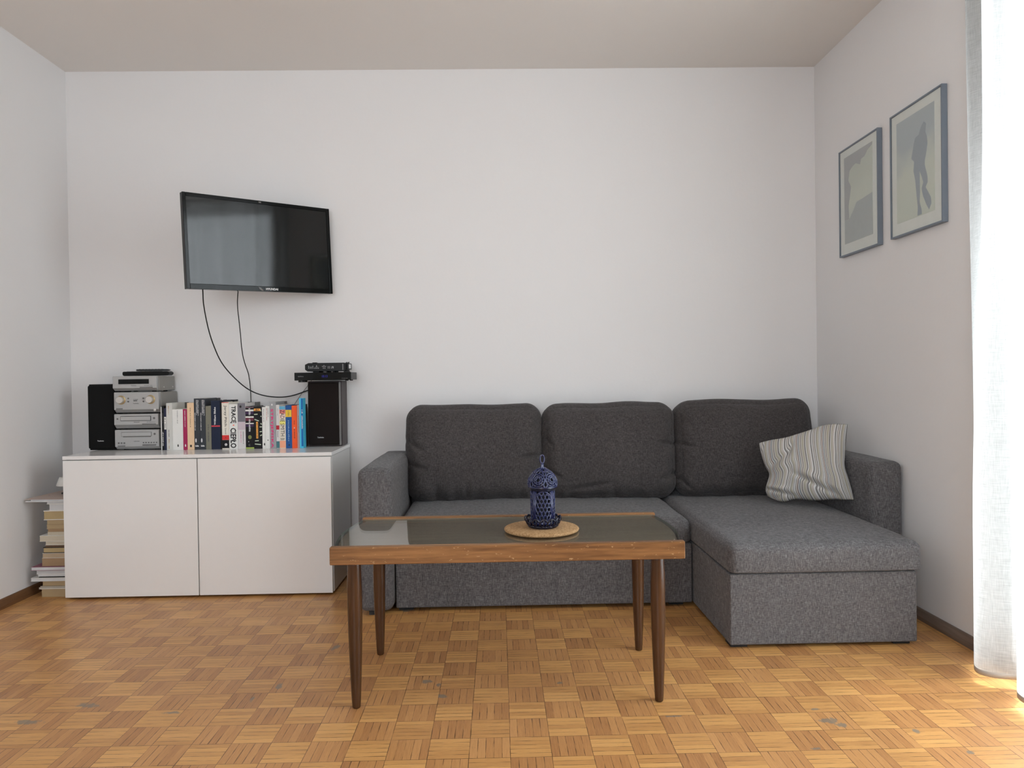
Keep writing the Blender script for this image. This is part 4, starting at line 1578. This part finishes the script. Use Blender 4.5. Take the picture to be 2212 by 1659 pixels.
def print_mat(name, top, mid, low, z0, z1):
    t = NT(name)
    o = t.coord()
    s = t.new('SeparateXYZ')
    t.link(o, s.inputs[0])
    f = t.math('DIVIDE', t.math('SUBTRACT', s.outputs[2], z0), z1 - z0)
    f = t.math('ADD', f, t.math('MULTIPLY', t.math('SUBTRACT', t.noise(o, 9, 3), .5), .5))
    t.base(t.ramp(f, [(.1, low), (.45, mid), (.75, top)]), .7)
    return t.m


def picture(label, y0, y1, z0, z1, pr, figs, pm):
    t = thing('framed_picture', label, 'picture', (1.64, (y0 + y1) / 2, z0), 'framed prints on the right wall')
    xf, xb, w = 1.6275, XR - .001, .007
    bm = bmesh.new()
    box(bm, xf, xb, y0, y0 + w, z0, z1)
    box(bm, xf, xb, y1 - w, y1, z0, z1)
    box(bm, xf, xb, y0 + w, y1 - w, z0, z0 + w)
    box(bm, xf, xb, y0 + w, y1 - w, z1 - w, z1)
    obj('frame', bm, M_frame, t, bevel=.0008, seg=1)
    obj('mount', boxbm(xf + .006, xf + .012, y0 + w, y1 - w, z0 + w, z1 - w), M_mat, t)
    p = obj('print', boxbm(xf + .0050, xf + .0062, pr[0], pr[1], pr[2], pr[3]), pm, t)
    for nm, pts, m in figs:
        bm = bmesh.new()
        prism(bm, pts, xf + .0044, xf + .0052, 'yz')
        obj(nm, bm, m, p)
    obj('glass', boxbm(xf + .0015, xf + .0030, y0 + w, y1 - w, z0 + w, z1 - w), M_glass, t)


cliff = [(-.359, 1.971), (-.618, 1.971), (-.618, 1.959), (-.58, 1.949), (-.553, 1.928), (-.519, 1.924), (-.511, 1.902), (-.47, 1.919), (-.439, 1.912), (-.411, 1.9), (-.399, 1.858), (-.425, 1.823), (-.412, 1.781), (-.399, 1.739), (-.404, 1.681), (-.360, 1.679)]
sea = [(-.404, 1.679), (-.44, 1.707), (-.476, 1.743), (-.532, 1.746), (-.618, 1.753), (-.618, 1.572), (-.360, 1.572), (-.360, 1.678)]
picture('smaller framed misty print with a dark cliff outline, on the right wall nearer the corner', -.672, -.312, 1.515, 2.013, (-.619, -.359, 1.571, 1.972),
        [('cliff_shape', cliff, plain('print_grey', (.45, .465, .475, 1), .7)), ('sea_shape', sea, plain('print_sea', (.48, .52, .52, 1), .7))],
        print_mat('misty_print', (.64, .68, .60, 1), (.70, .74, .65, 1), (.58, .62, .60, 1), 1.571, 1.972))
diver = [(-1.009, 1.923), (-.994, 1.912), (-.982, 1.899), (-.977, 1.884), (-.95, 1.879), (-.939, 1.854), (-.923, 1.806), (-.942, 1.789), (-.937, 1.754), (-.949, 1.713), (-.958, 1.649), (-.965, 1.605), (-.961, 1.575),
         (-.991, 1.575), (-.989, 1.594), (-.977, 1.625), (-.98, 1.662), (-.979, 1.7), (-.978, 1.745), (-.991, 1.721), (-1.003, 1.694), (-.992, 1.673), (-1.0, 1.643), (-1.022, 1.605), (-1.039, 1.582), (-1.054, 1.603),
         (-1.051, 1.626), (-1.031, 1.654), (-1.017, 1.672), (-1.031, 1.687), (-1.03, 1.71), (-1.013, 1.757), (-1.013, 1.775), (-1.023, 1.8), (-1.032, 1.834), (-1.028, 1.863), (-1.018, 1.88), (-1.023, 1.911)]
picture('larger looking framed print with a standing diver silhouette, on the right wall nearer the curtain', -1.131, -.771, 1.517, 2.019, (-1.076, -.815, 1.572, 1.976),
        [('diver_silhouette', diver, M_sil)], print_mat('hazy_print', (.50, .56, .59, 1), (.70, .74, .66, 1), (.68, .73, .64, 1), 1.572, 1.976))

# ------------------------------------------------------------------ curtain on the right
cur = thing('curtain', 'floor-length white sheer curtain drawn across the balcony door at the right', 'curtain', (1.55, -2.0, 0))


def curtain():
    bot = [(1.640, -1.325), (1.606, -1.350), (1.574, -1.385), (1.538, -1.435), (1.505, -1.480), (1.484, -1.518), (1.484, -1.548), (1.512, -1.575), (1.565, -1.592), (1.600, -1.615), (1.580, -1.645), (1.525, -1.668), (1.485, -1.705), (1.475, -1.755)]
    top = [(1.635, -1.325), (1.600, -1.338), (1.572, -1.360), (1.590, -1.395), (1.612, -1.432), (1.590, -1.465), (1.545, -1.490), (1.524, -1.515), (1.530, -1.548), (1.570, -1.575), (1.600, -1.605), (1.580, -1.640), (1.540, -1.665), (1.500, -1.745)]
    y = -1.755
    k = 0
    while y > -2.98:
        y -= .042
        k += 1
        x = 1.545 + .055 * math.cos(k * .92 + 2.6)
        bot.append((x, y))
        top.append((1.545 + .04 * math.cos(k * .92 + 2.6), y + .008))
    B = spline([(a, b, 0) for a, b in bot], 6)
    T = spline([(a, b, 0) for a, b in top], 6)
    nz = 30
    zt, zb, zh = 2.478, .046, .030
    bm = bmesh.new()
    rows = []
    for j in range(nz + 1):
        t = j / nz
        z = zb + (zt - zb) * t
        f = max(0, min(1, (t - .18) / .75))
        f = f * f * (3 - 2 * f)
        row = []
        for a, b in zip(B, T):
            p = a.lerp(b, f)
            row.append(bm.verts.new((p.x, p.y, z)))
        rows.append(row)
    for j in range(nz):
        for i in range(len(B) - 1):
            bm.faces.new((rows[j][i], rows[j][i + 1], rows[j + 1][i + 1], rows[j + 1][i]))
    o = obj('fabric', bm, M_curtain, cur, smooth=True)
    # doubled hem along the lower edge
    hb = bmesh.new()
    r0 = [hb.verts.new((p.x, p.y, zh)) for p in B]
    r1 = [hb.verts.new((p.x, p.y, zb)) for p in B]
    for i in range(len(B) - 1):
        hb.faces.new((r0[i], r0[i + 1], r1[i + 1], r1[i]))
    o = obj('hem', hb, plain('thick_linen_hem', (.46, .41, .36, 1), .9), cur, smooth=True, label='denser grey beige hem strip')
    md = o.modifiers.new('thickness', 'SOLIDIFY')
    md.thickness = .0025


curtain()
rail = thing('curtain_rail', 'white curtain rail under the ceiling carrying the sheer curtain', 'curtain rail', (1.545, -2.0, 2.48))
obj('track', boxbm(1.50, 1.60, -3.05, -1.36, 2.480, 2.5), M_whiteside, rail)
for y in (-2.9, -1.5):
    obj('ceiling_bracket', boxbm(1.535, 1.565, y - .02, y + .02, 2.5, HC), M_whiteside, rail)
